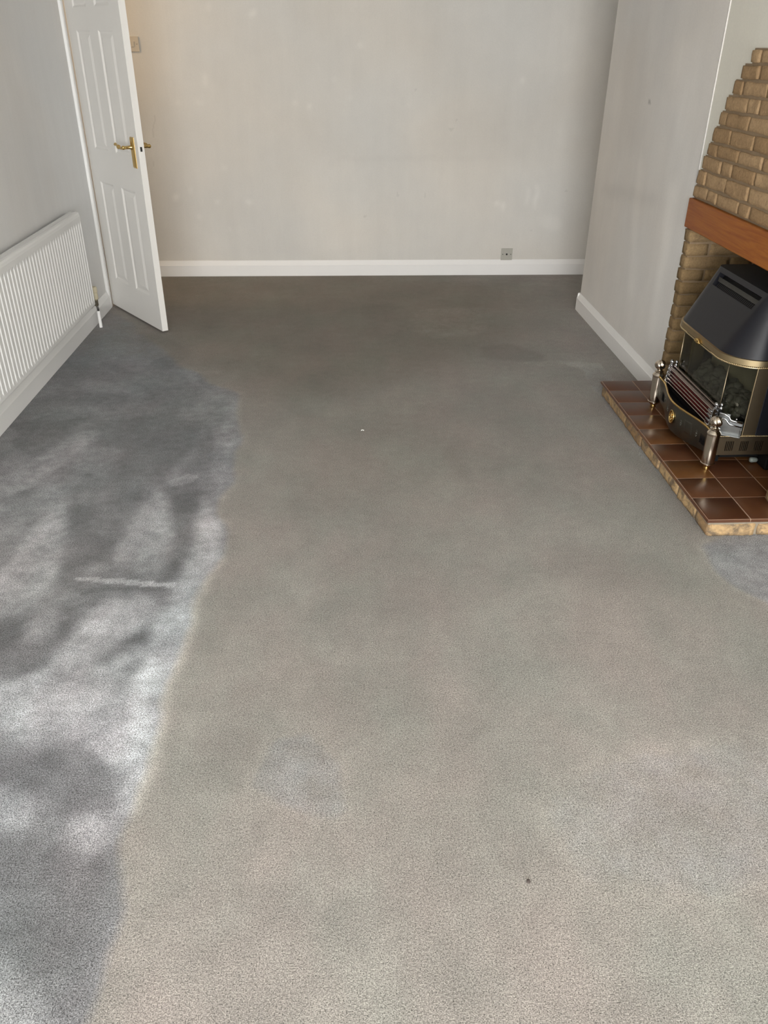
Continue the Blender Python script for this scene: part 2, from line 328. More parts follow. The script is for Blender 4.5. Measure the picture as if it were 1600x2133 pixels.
STROKES = [
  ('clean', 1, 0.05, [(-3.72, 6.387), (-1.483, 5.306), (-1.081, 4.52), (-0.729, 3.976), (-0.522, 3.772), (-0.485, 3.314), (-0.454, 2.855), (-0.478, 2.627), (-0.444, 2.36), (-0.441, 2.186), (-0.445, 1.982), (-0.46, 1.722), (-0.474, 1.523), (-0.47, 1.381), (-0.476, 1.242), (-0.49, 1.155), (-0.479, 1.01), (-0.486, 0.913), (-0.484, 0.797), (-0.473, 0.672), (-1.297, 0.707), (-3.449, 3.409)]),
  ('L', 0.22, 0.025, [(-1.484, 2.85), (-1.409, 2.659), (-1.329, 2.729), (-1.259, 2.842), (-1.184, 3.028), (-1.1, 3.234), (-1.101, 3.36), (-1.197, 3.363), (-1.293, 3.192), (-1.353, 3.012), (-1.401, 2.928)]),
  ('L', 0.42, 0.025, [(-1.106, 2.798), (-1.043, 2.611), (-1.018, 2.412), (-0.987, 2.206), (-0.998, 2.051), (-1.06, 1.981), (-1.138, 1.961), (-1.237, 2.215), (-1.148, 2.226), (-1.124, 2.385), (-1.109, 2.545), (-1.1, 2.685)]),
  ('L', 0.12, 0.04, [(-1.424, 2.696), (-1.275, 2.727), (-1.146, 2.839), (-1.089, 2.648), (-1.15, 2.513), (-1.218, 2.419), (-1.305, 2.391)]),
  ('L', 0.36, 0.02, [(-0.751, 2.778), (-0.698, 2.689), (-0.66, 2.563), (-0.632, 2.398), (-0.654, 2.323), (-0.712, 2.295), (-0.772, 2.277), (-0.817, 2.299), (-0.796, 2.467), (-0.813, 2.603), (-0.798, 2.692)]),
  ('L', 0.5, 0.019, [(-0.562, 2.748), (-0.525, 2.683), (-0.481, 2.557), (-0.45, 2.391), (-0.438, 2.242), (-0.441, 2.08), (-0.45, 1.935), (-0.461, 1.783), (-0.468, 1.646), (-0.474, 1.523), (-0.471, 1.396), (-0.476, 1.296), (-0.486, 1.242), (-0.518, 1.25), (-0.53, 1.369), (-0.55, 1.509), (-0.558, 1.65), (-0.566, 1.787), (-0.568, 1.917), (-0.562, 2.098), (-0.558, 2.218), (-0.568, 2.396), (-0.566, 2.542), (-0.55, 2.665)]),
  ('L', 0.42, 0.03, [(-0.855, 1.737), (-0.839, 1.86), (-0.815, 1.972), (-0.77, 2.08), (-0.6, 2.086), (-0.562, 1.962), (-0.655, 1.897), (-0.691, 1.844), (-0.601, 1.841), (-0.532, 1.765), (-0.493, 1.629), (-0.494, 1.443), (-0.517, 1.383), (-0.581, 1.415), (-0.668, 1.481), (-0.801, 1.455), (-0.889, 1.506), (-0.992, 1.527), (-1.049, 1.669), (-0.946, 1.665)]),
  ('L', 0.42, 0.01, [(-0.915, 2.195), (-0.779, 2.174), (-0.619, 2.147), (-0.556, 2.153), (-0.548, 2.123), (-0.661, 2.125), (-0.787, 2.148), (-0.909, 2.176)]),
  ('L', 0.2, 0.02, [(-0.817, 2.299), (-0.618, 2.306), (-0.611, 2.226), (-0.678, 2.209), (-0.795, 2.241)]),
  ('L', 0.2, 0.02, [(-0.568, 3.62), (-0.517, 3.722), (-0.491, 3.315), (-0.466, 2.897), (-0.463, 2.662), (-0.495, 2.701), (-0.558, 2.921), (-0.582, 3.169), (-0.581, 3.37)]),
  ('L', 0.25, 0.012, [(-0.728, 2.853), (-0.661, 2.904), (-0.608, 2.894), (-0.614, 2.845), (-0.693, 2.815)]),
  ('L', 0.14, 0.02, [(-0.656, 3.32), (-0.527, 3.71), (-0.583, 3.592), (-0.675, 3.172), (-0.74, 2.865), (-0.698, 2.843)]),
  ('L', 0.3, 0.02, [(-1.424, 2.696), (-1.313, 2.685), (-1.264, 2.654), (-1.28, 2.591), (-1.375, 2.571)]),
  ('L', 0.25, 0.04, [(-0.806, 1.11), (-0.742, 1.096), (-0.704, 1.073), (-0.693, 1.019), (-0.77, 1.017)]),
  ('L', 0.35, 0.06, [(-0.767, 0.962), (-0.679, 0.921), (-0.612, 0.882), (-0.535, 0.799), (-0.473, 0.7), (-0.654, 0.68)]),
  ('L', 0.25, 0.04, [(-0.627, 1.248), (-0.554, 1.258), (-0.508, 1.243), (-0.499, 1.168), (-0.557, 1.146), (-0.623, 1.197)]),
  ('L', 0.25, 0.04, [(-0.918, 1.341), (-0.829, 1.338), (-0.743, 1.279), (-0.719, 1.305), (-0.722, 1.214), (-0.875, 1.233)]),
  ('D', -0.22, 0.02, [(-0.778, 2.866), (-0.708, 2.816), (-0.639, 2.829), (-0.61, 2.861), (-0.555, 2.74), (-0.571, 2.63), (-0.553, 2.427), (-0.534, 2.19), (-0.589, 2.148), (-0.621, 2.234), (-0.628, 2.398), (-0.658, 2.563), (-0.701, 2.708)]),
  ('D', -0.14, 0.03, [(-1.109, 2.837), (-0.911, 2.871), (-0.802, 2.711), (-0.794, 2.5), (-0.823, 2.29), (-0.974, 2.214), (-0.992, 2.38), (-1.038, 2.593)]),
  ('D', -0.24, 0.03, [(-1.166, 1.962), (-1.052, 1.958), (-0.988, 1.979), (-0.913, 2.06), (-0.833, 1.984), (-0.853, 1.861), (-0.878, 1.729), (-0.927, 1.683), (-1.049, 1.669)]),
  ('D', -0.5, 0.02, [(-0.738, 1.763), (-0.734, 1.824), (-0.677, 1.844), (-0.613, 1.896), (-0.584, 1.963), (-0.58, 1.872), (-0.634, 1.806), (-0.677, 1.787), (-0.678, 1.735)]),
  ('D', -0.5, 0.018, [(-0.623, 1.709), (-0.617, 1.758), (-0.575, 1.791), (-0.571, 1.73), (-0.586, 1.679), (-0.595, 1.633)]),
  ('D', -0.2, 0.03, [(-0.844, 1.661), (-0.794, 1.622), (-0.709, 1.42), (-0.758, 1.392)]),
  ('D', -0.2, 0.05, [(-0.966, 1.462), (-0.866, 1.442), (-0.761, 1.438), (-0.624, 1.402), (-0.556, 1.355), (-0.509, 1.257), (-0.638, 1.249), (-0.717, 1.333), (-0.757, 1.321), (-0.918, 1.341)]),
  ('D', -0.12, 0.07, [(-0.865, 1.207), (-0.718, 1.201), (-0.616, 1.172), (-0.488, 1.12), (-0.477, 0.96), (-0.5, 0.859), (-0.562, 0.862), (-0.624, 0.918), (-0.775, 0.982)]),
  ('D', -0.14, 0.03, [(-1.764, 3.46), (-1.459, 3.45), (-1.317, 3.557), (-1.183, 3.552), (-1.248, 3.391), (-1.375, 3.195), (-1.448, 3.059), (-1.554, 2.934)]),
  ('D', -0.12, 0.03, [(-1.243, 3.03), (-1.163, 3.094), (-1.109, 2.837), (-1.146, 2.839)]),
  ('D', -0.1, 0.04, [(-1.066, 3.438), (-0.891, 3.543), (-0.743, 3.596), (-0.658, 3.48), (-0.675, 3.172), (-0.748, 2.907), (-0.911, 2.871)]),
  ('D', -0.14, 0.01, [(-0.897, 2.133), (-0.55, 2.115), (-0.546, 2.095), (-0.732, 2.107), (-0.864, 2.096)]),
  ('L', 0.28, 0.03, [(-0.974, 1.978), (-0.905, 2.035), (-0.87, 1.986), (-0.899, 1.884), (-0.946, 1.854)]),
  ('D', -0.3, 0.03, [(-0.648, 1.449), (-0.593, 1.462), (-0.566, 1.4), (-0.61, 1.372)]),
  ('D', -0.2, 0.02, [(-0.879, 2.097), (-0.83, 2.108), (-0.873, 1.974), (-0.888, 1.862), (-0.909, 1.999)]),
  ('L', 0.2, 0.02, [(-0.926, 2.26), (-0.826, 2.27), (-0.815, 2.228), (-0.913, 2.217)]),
  ('B', 0.12, 0.05, [(-0.213, 1.463), (-0.117, 1.476), (-0.044, 1.364), (-0.021, 1.224), (-0.086, 1.2), (-0.174, 1.243), (-0.268, 1.315)]),
  ('B', 0.25, 0.03, [(1.215, 2.332), (1.358, 2.384), (1.669, 2.373), (1.369, 1.798), (1.302, 1.965), (1.239, 2.031), (1.2, 2.168)]),
  ('B', 0.1, 0.06, [(0.408, 1.288), (0.67, 1.396), (1.074, 1.479), (0.983, 1.059), (0.732, 0.96), (0.455, 1.025)]),
  ('B', 0.1, 0.012, [(0.938, 4.175), (1.13, 4.201), (1.386, 4.155), (1.378, 4.08), (1.186, 4.1), (0.956, 4.129)]),
  ('B', 0.12, 0.02, [(0.437, 5.205), (0.888, 5.25), (0.84, 4.738), (0.508, 4.636), (0.373, 4.75)]),
  ('B', -0.16, 0.03, [(0.768, 4.454), (0.946, 4.509), (1.106, 4.336), (1.099, 4.178), (0.891, 4.207), (0.767, 4.265)]),
  ('B', -0.08, 0.04, [(0.41, 5.262), (0.18, 5.051), (-0.066, 5.163), (-0.003, 5.271), (0.321, 5.377)]),
  ('B', 0.12, 0.015, [(1.151, 4.177), (1.379, 4.132), (1.365, 3.653), (1.349, 3.058), (1.314, 2.494), (1.291, 2.393), (1.261, 2.427), (1.255, 2.903), (1.241, 3.477), (1.268, 4.061)]),
  ('B', -0.1, 0.03, [(1.096, 3.54), (1.246, 3.656), (1.261, 3.109), (1.273, 2.678), (1.252, 2.428), (1.202, 2.533), (1.176, 2.972)]),
  ('B', -0.07, 0.06, [(-0.05, 2.377), (0.28, 2.304), (0.401, 1.999), (0.17, 1.912), (-0.136, 1.994)]),
  ('B', -0.07, 0.06, [(0.751, 2.317), (1.108, 2.274), (1.173, 2.1), (0.997, 2.053), (0.72, 2.063)]),
  ('B', -0.08, 0.06, [(-0.126, 1.709), (0.116, 1.74), (0.206, 1.548), (0.052, 1.453), (-0.119, 1.543)]),
  ('B', -0.1, 0.02, [(0.757, 2.964), (0.822, 2.984), (0.803, 2.897), (0.742, 2.89)]),
  ('B', -0.08, 0.03, [(0.419, 3.089), (0.549, 3.281), (0.507, 2.907), (0.452, 2.866)]),
  ('B', -0.08, 0.05, [(-0.405, 1.471), (-0.329, 1.534), (-0.261, 1.465), (-0.291, 1.316), (-0.358, 1.319)]),
  ('B', -0.08, 0.06, [(-0.219, 1.042), (-0.102, 1.059), (0.016, 0.99), (-0.096, 0.915), (-0.228, 0.94)]),
  ('B', 0.06, 0.05, [(-0.953, 4.124), (-0.7, 4.131), (-0.678, 4.059), (-0.94, 4.052)]),
  ('B', -0.1, 0.03, [(-1.248, 4.791), (-1.087, 4.695), (-0.875, 4.431), (-0.877, 4.122), (-1.112, 4.278)]),
]
BACK_MARKS = [
  (0.14, 0.007, [(-1.087, 1.148), (-1.097, 1.14), (-1.103, 1.129), (-1.111, 1.138), (-1.112, 1.148), (-1.108, 1.157), (-1.099, 1.164), (-1.091, 1.164)]),
  (0.14, 0.007, [(-0.941, 1.16), (-0.956, 1.154), (-0.972, 1.154), (-0.989, 1.154), (-0.994, 1.16), (-0.988, 1.167), (-0.971, 1.167), (-0.956, 1.165)]),
  (0.14, 0.007, [(-0.906, 1.291), (-0.91, 1.274), (-0.92, 1.255), (-0.928, 1.264), (-0.929, 1.291), (-0.92, 1.319), (-0.914, 1.315), (-0.905, 1.316)]),
  (0.14, 0.007, [(-0.319, 1.148), (-0.322, 1.139), (-0.33, 1.136), (-0.336, 1.14), (-0.343, 1.148), (-0.337, 1.157), (-0.329, 1.158), (-0.323, 1.154)]),
  (0.14, 0.007, [(-0.208, 1.125), (-0.212, 1.115), (-0.227, 1.11), (-0.242, 1.112), (-0.243, 1.125), (-0.239, 1.138), (-0.226, 1.139), (-0.214, 1.141)]),
  (0.14, 0.007, [(0.065, 1.19), (0.062, 1.184), (0.048, 1.184), (0.035, 1.186), (0.03, 1.19), (0.039, 1.196), (0.048, 1.197), (0.062, 1.194)]),
  (0.14, 0.007, [(0.452, 1.145), (0.451, 1.133), (0.446, 1.132), (0.441, 1.134), (0.44, 1.145), (0.441, 1.157), (0.445, 1.157), (0.452, 1.153)]),
  (0.14, 0.007, [(-1.077, 0.59), (-1.08, 0.573), (-1.088, 0.564), (-1.092, 0.568), (-1.095, 0.59), (-1.087, 0.612), (-1.081, 0.623), (-1.073, 0.618)]),
  (0.14, 0.007, [(-1.169, 0.552), (-1.178, 0.535), (-1.192, 0.534), (-1.205, 0.539), (-1.203, 0.552), (-1.204, 0.563), (-1.188, 0.571), (-1.177, 0.563)]),
  (0.14, 0.007, [(-0.884, 0.526), (-0.893, 0.517), (-0.904, 0.512), (-0.91, 0.519), (-0.912, 0.526), (-0.908, 0.536), (-0.901, 0.543), (-0.888, 0.538)]),
  (0.14, 0.007, [(-0.644, 0.519), (-0.654, 0.507), (-0.68, 0.5), (-0.713, 0.51), (-0.718, 0.519), (-0.698, 0.527), (-0.677, 0.531), (-0.643, 0.528)]),
  (0.14, 0.007, [(-1.033, 0.418), (-1.036, 0.407), (-1.041, 0.4), (-1.046, 0.404), (-1.046, 0.418), (-1.045, 0.434), (-1.037, 0.437), (-1.032, 0.428)]),
  (0.14, 0.007, [(-0.809, 0.748), (-0.817, 0.744), (-0.828, 0.741), (-0.842, 0.741), (-0.848, 0.748), (-0.845, 0.753), (-0.827, 0.756), (-0.817, 0.752)]),
  (0.14, 0.007, [(-0.577, 1.663), (-0.587, 1.654), (-0.593, 1.65), (-0.6, 1.653), (-0.602, 1.662), (-0.6, 1.674), (-0.591, 1.678), (-0.585, 1.672)]),
  (0.14, 0.007, [(-0.838, 1.702), (-0.841, 1.681), (-0.848, 1.678), (-0.852, 1.674), (-0.854, 1.702), (-0.85, 1.718), (-0.842, 1.74), (-0.837, 1.725)]),
  (0.14, 0.007, [(1.124, 0.507), (1.124, 0.496), (1.113, 0.489), (1.099, 0.491), (1.093, 0.507), (1.101, 0.518), (1.11, 0.523), (1.12, 0.522)]),
  (0.14, 0.007, [(1.17, 0.491), (1.165, 0.475), (1.154, 0.451), (1.145, 0.471), (1.141, 0.491), (1.136, 0.519), (1.149, 0.513), (1.158, 0.508)]),
  (0.14, 0.007, [(1.34, 0.563), (1.339, 0.514), (1.333, 0.493), (1.322, 0.507), (1.318, 0.563), (1.314, 0.603), (1.32, 0.628), (1.332, 0.607)]),
  (0.14, 0.007, [(1.417, 0.55), (1.413, 0.506), (1.404, 0.494), (1.395, 0.477), (1.387, 0.55), (1.382, 0.603), (1.387, 0.653), (1.404, 0.606)]),
  (0.14, 0.007, [(0.149, 1.494), (0.139, 1.485), (0.122, 1.48), (0.11, 1.485), (0.102, 1.493), (0.103, 1.502), (0.122, 1.505), (0.139, 1.504)]),
  (0.14, 0.007, [(-0.042, 1.298), (-0.05, 1.287), (-0.057, 1.286), (-0.068, 1.288), (-0.066, 1.298), (-0.067, 1.305), (-0.056, 1.31), (-0.049, 1.308)]),
  (0.14, 0.007, [(-0.82, 0.322), (-0.822, 0.317), (-0.83, 0.313), (-0.836, 0.314), (-0.837, 0.322), (-0.836, 0.329), (-0.828, 0.331), (-0.82, 0.328)]),
  (0.14, 0.007, [(1.234, 1.304), (1.232, 1.297), (1.223, 1.288), (1.215, 1.293), (1.206, 1.304), (1.21, 1.316), (1.221, 1.315), (1.228, 1.314)]),
  (0.14, 0.007, [(-0.553, 1.676), (-0.562, 1.663), (-0.571, 1.66), (-0.584, 1.664), (-0.587, 1.676), (-0.58, 1.689), (-0.569, 1.694), (-0.553, 1.685)]),
  (0.07, 0.03, [(1.614, 0.363), (1.587, 0.316), (1.53, 0.311), (1.464, 0.334), (1.444, 0.363), (1.466, 0.412), (1.518, 0.423), (1.566, 0.395)]),
  (-0.1, 0.006, [(0.77, 1.001), (0.762, 0.992), (0.749, 0.989), (0.734, 0.994), (0.729, 1.001), (0.733, 1.006), (0.748, 1.009), (0.767, 1.01)]),
  (-0.1, 0.006, [(0.801, 1.055), (0.8, 1.052), (0.786, 1.051), (0.776, 1.051), (0.77, 1.055), (0.771, 1.058), (0.785, 1.06), (0.796, 1.059)]),
  (-0.1, 0.006, [(0.588, 0.557), (0.588, 0.545), (0.583, 0.536), (0.578, 0.544), (0.576, 0.557), (0.577, 0.572), (0.582, 0.574), (0.587, 0.567)]),
  (-0.1, 0.006, [(0.168, 0.426), (0.168, 0.423), (0.154, 0.419), (0.146, 0.421), (0.144, 0.426), (0.145, 0.43), (0.154, 0.433), (0.166, 0.43)]),
  (-0.1, 0.006, [(1.612, 0.592), (1.611, 0.585), (1.601, 0.58), (1.594, 0.585), (1.585, 0.592), (1.593, 0.598), (1.599, 0.602), (1.606, 0.599)]),
  (-0.1, 0.006, [(1.376, 0.323), (1.376, 0.319), (1.372, 0.316), (1.369, 0.32), (1.364, 0.323), (1.366, 0.326), (1.371, 0.33), (1.375, 0.327)]),
  (-0.1, 0.006, [(0.384, 0.573), (0.383, 0.564), (0.375, 0.559), (0.37, 0.562), (0.366, 0.573), (0.369, 0.586), (0.375, 0.59), (0.381, 0.582)]),
  (-0.1, 0.006, [(0.503, 1.229), (0.498, 1.223), (0.493, 1.22), (0.484, 1.223), (0.485, 1.229), (0.483, 1.233), (0.492, 1.236), (0.498, 1.233)]),
  (-0.1, 0.006, [(-1.273, 1.025), (-1.281, 0.968), (-1.29, 0.932), (-1.287, 0.974), (-1.282, 1.025), (-1.275, 1.061), (-1.265, 1.118), (-1.267, 1.077)]),
  (-0.1, 0.006, [(-1.317, 0.778), (-1.322, 0.766), (-1.326, 0.765), (-1.329, 0.768), (-1.329, 0.778), (-1.327, 0.792), (-1.321, 0.801), (-1.317, 0.791)]),
  (-0.035, 0.012, [(-0.052, 0.823), (0.15, 0.82), (0.96, 0.824), (1.165, 0.815), (0.962, 0.802), (0.217, 0.792), (-0.052, 0.798)]),
  (0.05, 0.08, [(-0.254, 0.785), (1.819, 0.8), (1.918, 0.113), (-0.282, 0.115)]),
  (-0.03, 0.15, [(0.935, 1.202), (1.511, 1.348), (1.645, 0.812), (0.621, 0.827)]),
]
BREAST_MARKS = [
  (-0.12, 0.03, [(5.012, 0.794), (4.608, 0.827), (4.023, 0.87), (4.139, 0.829), (4.672, 0.78), (5.04, 0.749)]),
  (0.1, 0.03, [(3.986, 0.951), (3.875, 0.977), (3.836, 0.762), (3.827, 0.497), (3.817, 0.213), (3.901, 0.235), (3.921, 0.612)]),
  (-0.3, 0.003, [(4.429, 1.273), (4.401, 1.275), (4.398, 1.256), (4.428, 1.256)]),
  (0.08, 0.03, [(4.453, 1.001), (4.38, 1.01), (4.193, 0.35), (4.303, 0.32)]),
  (-0.05, 0.05, [(5.292, 0.711), (5.102, 0.767), (4.898, 0.157), (5.074, 0.169)]),
  (0.06, 0.06, [(4.224, 1.498), (3.865, 1.57), (3.844, 1.226), (3.912, 1.023)]),
  (-0.05, 0.06, [(4.965, 1.517), (4.604, 1.579), (4.414, 1.074), (4.768, 0.965)]),
]

# ================================================================ SETTING
XL, XR, XA, YB, YF, ZC = -1.55, 1.527, 1.95, 6.12, YF, 2.4
BY0, BY1 = 3.67, 5.17           # chimney breast
# ---- floor
def build_floor():
    st = .01
    xs = np.arange(XL-1.25, XA+.06, st); ys = np.arange(YF-.1, YB+.9, st)
    xs = np.arange(XL-.02, XA+.02, st); ys = np.arange(YF-.02, YB+.02, st)
    U, V = np.meshgrid(xs, ys, indexing='ij')
    wu = smooth_noise(U.shape, 8)*.5 + smooth_noise(U.shape, 2)*.1; wv = smooth_noise(U.shape, 8)*.5 + smooth_noise(U.shape, 2)*.1
    soil_dim = np.zeros(U.shape)  # far carpet browned: some soiling, plus weaker, warmer light painted into the colour
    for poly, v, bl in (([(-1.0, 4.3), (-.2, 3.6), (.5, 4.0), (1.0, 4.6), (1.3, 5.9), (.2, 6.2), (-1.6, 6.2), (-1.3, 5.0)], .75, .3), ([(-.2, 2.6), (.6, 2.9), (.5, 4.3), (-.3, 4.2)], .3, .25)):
        soil_dim = np.maximum(soil_dim, mask(U, V, poly, bl, st, wu, wv, .08)*v)
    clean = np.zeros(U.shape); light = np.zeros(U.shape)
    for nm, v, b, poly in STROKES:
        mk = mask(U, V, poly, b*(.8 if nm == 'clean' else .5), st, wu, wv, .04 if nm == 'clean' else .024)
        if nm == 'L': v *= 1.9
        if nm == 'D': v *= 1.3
        if nm == 'S': soil_dim = np.maximum(soil_dim, mk*v); continue
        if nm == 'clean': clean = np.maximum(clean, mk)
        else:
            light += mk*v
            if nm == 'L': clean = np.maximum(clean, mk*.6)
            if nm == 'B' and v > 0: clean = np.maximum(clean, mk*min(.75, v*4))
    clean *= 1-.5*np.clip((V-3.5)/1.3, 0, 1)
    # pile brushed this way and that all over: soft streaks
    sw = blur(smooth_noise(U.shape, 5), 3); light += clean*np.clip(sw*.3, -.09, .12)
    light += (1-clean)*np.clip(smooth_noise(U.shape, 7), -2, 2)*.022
    me = grid_mesh('floor', U, V, lambda a, b: np.stack([a, b, np.zeros_like(a)], -1), {'clean': clean, 'light': light, 'soil_dim': soil_dim})
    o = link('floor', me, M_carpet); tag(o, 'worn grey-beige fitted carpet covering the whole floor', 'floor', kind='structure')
build_floor()
# ---- walls
def add_attr_grid(o, U, V, place, markv):
    """append a dense wall face with its scuffs to the wall object"""
    me2 = grid_mesh('g', U, V, place, {'mark': markv})
    bm = BM(); bm.from_mesh(o.data)
    if 'mark' not in bm.verts.layers.float: bm.verts.layers.float.new('mark')
    bm.from_mesh(me2); bm.to_mesh(o.data); bm.free(); bpy.data.meshes.remove(me2)
def scuffs(U, V, marks, st):
    wu = smooth_noise(U.shape, 3); wv = smooth_noise(U.shape, 3); r = smooth_noise(U.shape, 2)*.004+smooth_noise(U.shape, 14)*.006
    for v, b, poly in marks: r += mask(U, V, poly, b, st, wu, wv, .006)*v
    return r
bm = BM(); box(bm, XL-.1, XA+.1, YB+.002, YB+.1, 0, ZC)
wb = tag(obj('wall_back', bm, M_wall), 'scuffed off-white painted far wall above the white skirting', 'wall', kind='structure')
st = .008
U, V = np.meshgrid(np.arange(XL-.02, XA+.02, st), np.arange(0, ZC+st, st), indexing='ij')
add_attr_grid(wb, U, V, lambda a, b: np.stack([a, np.full_like(a, YB), b], -1), scuffs(U, V, BACK_MARKS, st))
DY0, DY1, DZ = 5.345, 6.09, 2.0
bm = BM(); box(bm, XL-.1, XL, YF-.1, DY0, 0, ZC); box(bm, XL-.1, XL, DY0, DY1, DZ, ZC); box(bm, XL-.1, XL, DY1, YB, 0, ZC)
tag(obj('wall_left', bm, M_wall_l), 'off-white painted left wall behind the radiator', 'wall', kind='structure')
bm = BM()
box(bm, XR+.002, XA+.1, BY0, BY1, 0, ZC)                  # projecting block
box(bm, 1.88, XA+.1, BY1, YB+.002, 0, ZC)
bm2 = BM(); RX = 1.534; YC = 3.055
for ya_, yb_, za_, zb_ in ((YF-.1, 2*YC-BY0-.002, 0, .81), (YF-.1, BY0-.001, .81, ZC)): box(bm2, RX, XA, ya_, yb_, za_, zb_)
box(bm2, XA, XA+.1, YF-.1, BY0-.001, 0, .81)
tag(obj('wall_right_near', bm2, M_cream_wall), 'cream wall surface behind the stepped brickwork', 'wall', kind='structure')
wr = tag(obj('wall_right', bm, M_wall_r), 'off-white right wall projecting in front of the far alcove', 'wall', kind='structure')
U, V = np.meshgrid(np.arange(BY0, BY1+.0001, .01), np.arange(0, ZC+.01, .01), indexing='ij')
add_attr_grid(wr, U, V, lambda a, b: np.stack([np.full_like(a, XR), a, b], -1), scuffs(U, V, BREAST_MARKS, .01))
bm = BM()
box(bm, XL-.1, XA+.1, YF-.1, YF, 0, WIN[2]); box(bm, XL-.1, XA+.1, YF-.1, YF, WIN[3], ZC)
box(bm, XL-.1, WIN[0], YF-.1, YF, WIN[2], WIN[3]); box(bm, WIN[1], XA+.1, YF-.1, YF, WIN[2], WIN[3])
tag(obj('wall_front', bm, M_wall), 'off-white wall with the large window behind the viewer', 'wall', kind='structure')
bm = BM(); box(bm, XL-.1, XA+.1, YF-.1, YB+.1, ZC, ZC+.05)
tag(obj('ceiling', bm, M_ceil), 'plain white ceiling', 'ceiling', kind='structure')
# window frame
win = empty('window_1', 'large white framed window behind the viewer', 'window', ((WIN[0]+WIN[1])/2, YF, WIN[2]), kind='structure')
bm = BM(); hw = (WIN[1]-WIN[0])/2; hh = WIN[3]-WIN[2]
box(bm, -hw, hw, -.07, -.01, 0, .05); box(bm, -hw, hw, -.07, -.01, hh-.05, hh)
for x in (-hw, -.04, hw-.06): box(bm, x, x+.06, -.068, -.012, .05, hh-.05)
obj('window_frame', bm, M_gloss, win)
# hall beyond the doorway
bm = BM()
box(bm, -2.75, -2.65, 4.6, 7.1, 0, ZC); box(bm, -2.75, XL-.1, 4.5, 4.6, 0, ZC); box(bm, -2.75, XL-.1, 7.1, 7.2, 0, ZC)
box(bm, -2.75, XL-.1, 4.5, 7.2, ZC, ZC+.05); box(bm, XL-.12, XL-.1, YB+.1, 7.2, 0, ZC)
tag(obj('wall_hall', bm, M_wall), 'cream hall walls seen only through the doorway', 'wall', kind='structure')
bm = BM(); box(bm, -2.75, XL-.02, 4.5, 7.2, -.05, -.001)
tag(obj('floor_hall', bm, M_carpet), 'hall floor beyond the doorway', 'floor', kind='structure')

# ---- skirting
def sk(off, sgn): return [(off, 0), (off+sgn*.017, 0), (off+sgn*.017, .078), (off+sgn*.015, .082), (off+sgn*.006, .106), (off+sgn*.004, .112), (off, .112)]
bm = BM(); prism(bm, sk(YB-.0005, -1), XL, 1.879, 'x')
tag(obj('baseboard_back', bm, M_gloss, bevel=.0015), 'white skirting board along the far wall', 'skirting board', kind='structure')
bm = BM(); prism(bm, sk(XL+.0005, 1), YF, 5.283, 'y')
tag(obj('baseboard_left', bm, M_gloss, bevel=.0015), 'white skirting board beneath the radiator', 'skirting board', kind='structure')
bm = BM(); prism(bm, sk(XR-.0005, -1), 3.712, BY1+.017, 'y'); prism(bm, sk(BY1+.0005, 1), XR-.016, 1.879, 'x')
tag(obj('baseboard_right', bm, M_gloss, bevel=.0015), 'white skirting board on the projecting right wall beside the hearth', 'skirting board', kind='structure')

# ---- door and its frame
bm = BM()
arch = lambda x0: [(x0, 0)]
for (a, b) in ((5.284, 5.337),):
    A = [(XL, a), (XL+.014, a), (XL+.018, a+.012), (XL+.014, b-.006), (XL+.008, b), (XL, b)]
    vs0 = [bm.verts.new((x, y, 0)) for x, y in A]; vs1 = [bm.verts.new((x, y, DZ+.06)) for x, y in A]
    for i in range(6): bm.faces.new((vs0[i], vs0[(i+1) % 6], vs1[(i+1) % 6], vs1[i]))
    bm.faces.new(vs0); bm.faces.new(vs1)
box(bm, XL, XL+.016, 5.284, YB-.001, DZ+.005, DZ+.06)
box(bm, XL-.1, XL+.012, 5.336, 5.345, 0, DZ); box(bm, XL-.1, XL+.002, DY1-.014, DY1-.001, 0, DZ); box(bm, XL-.1, XL+.002, 5.345, DY1, DZ-.012, DZ)
tag(obj('trim_1', bm, M_gloss, bevel=.001), 'white door frame and moulding at the end of the left wall', 'door frame', kind='structure')

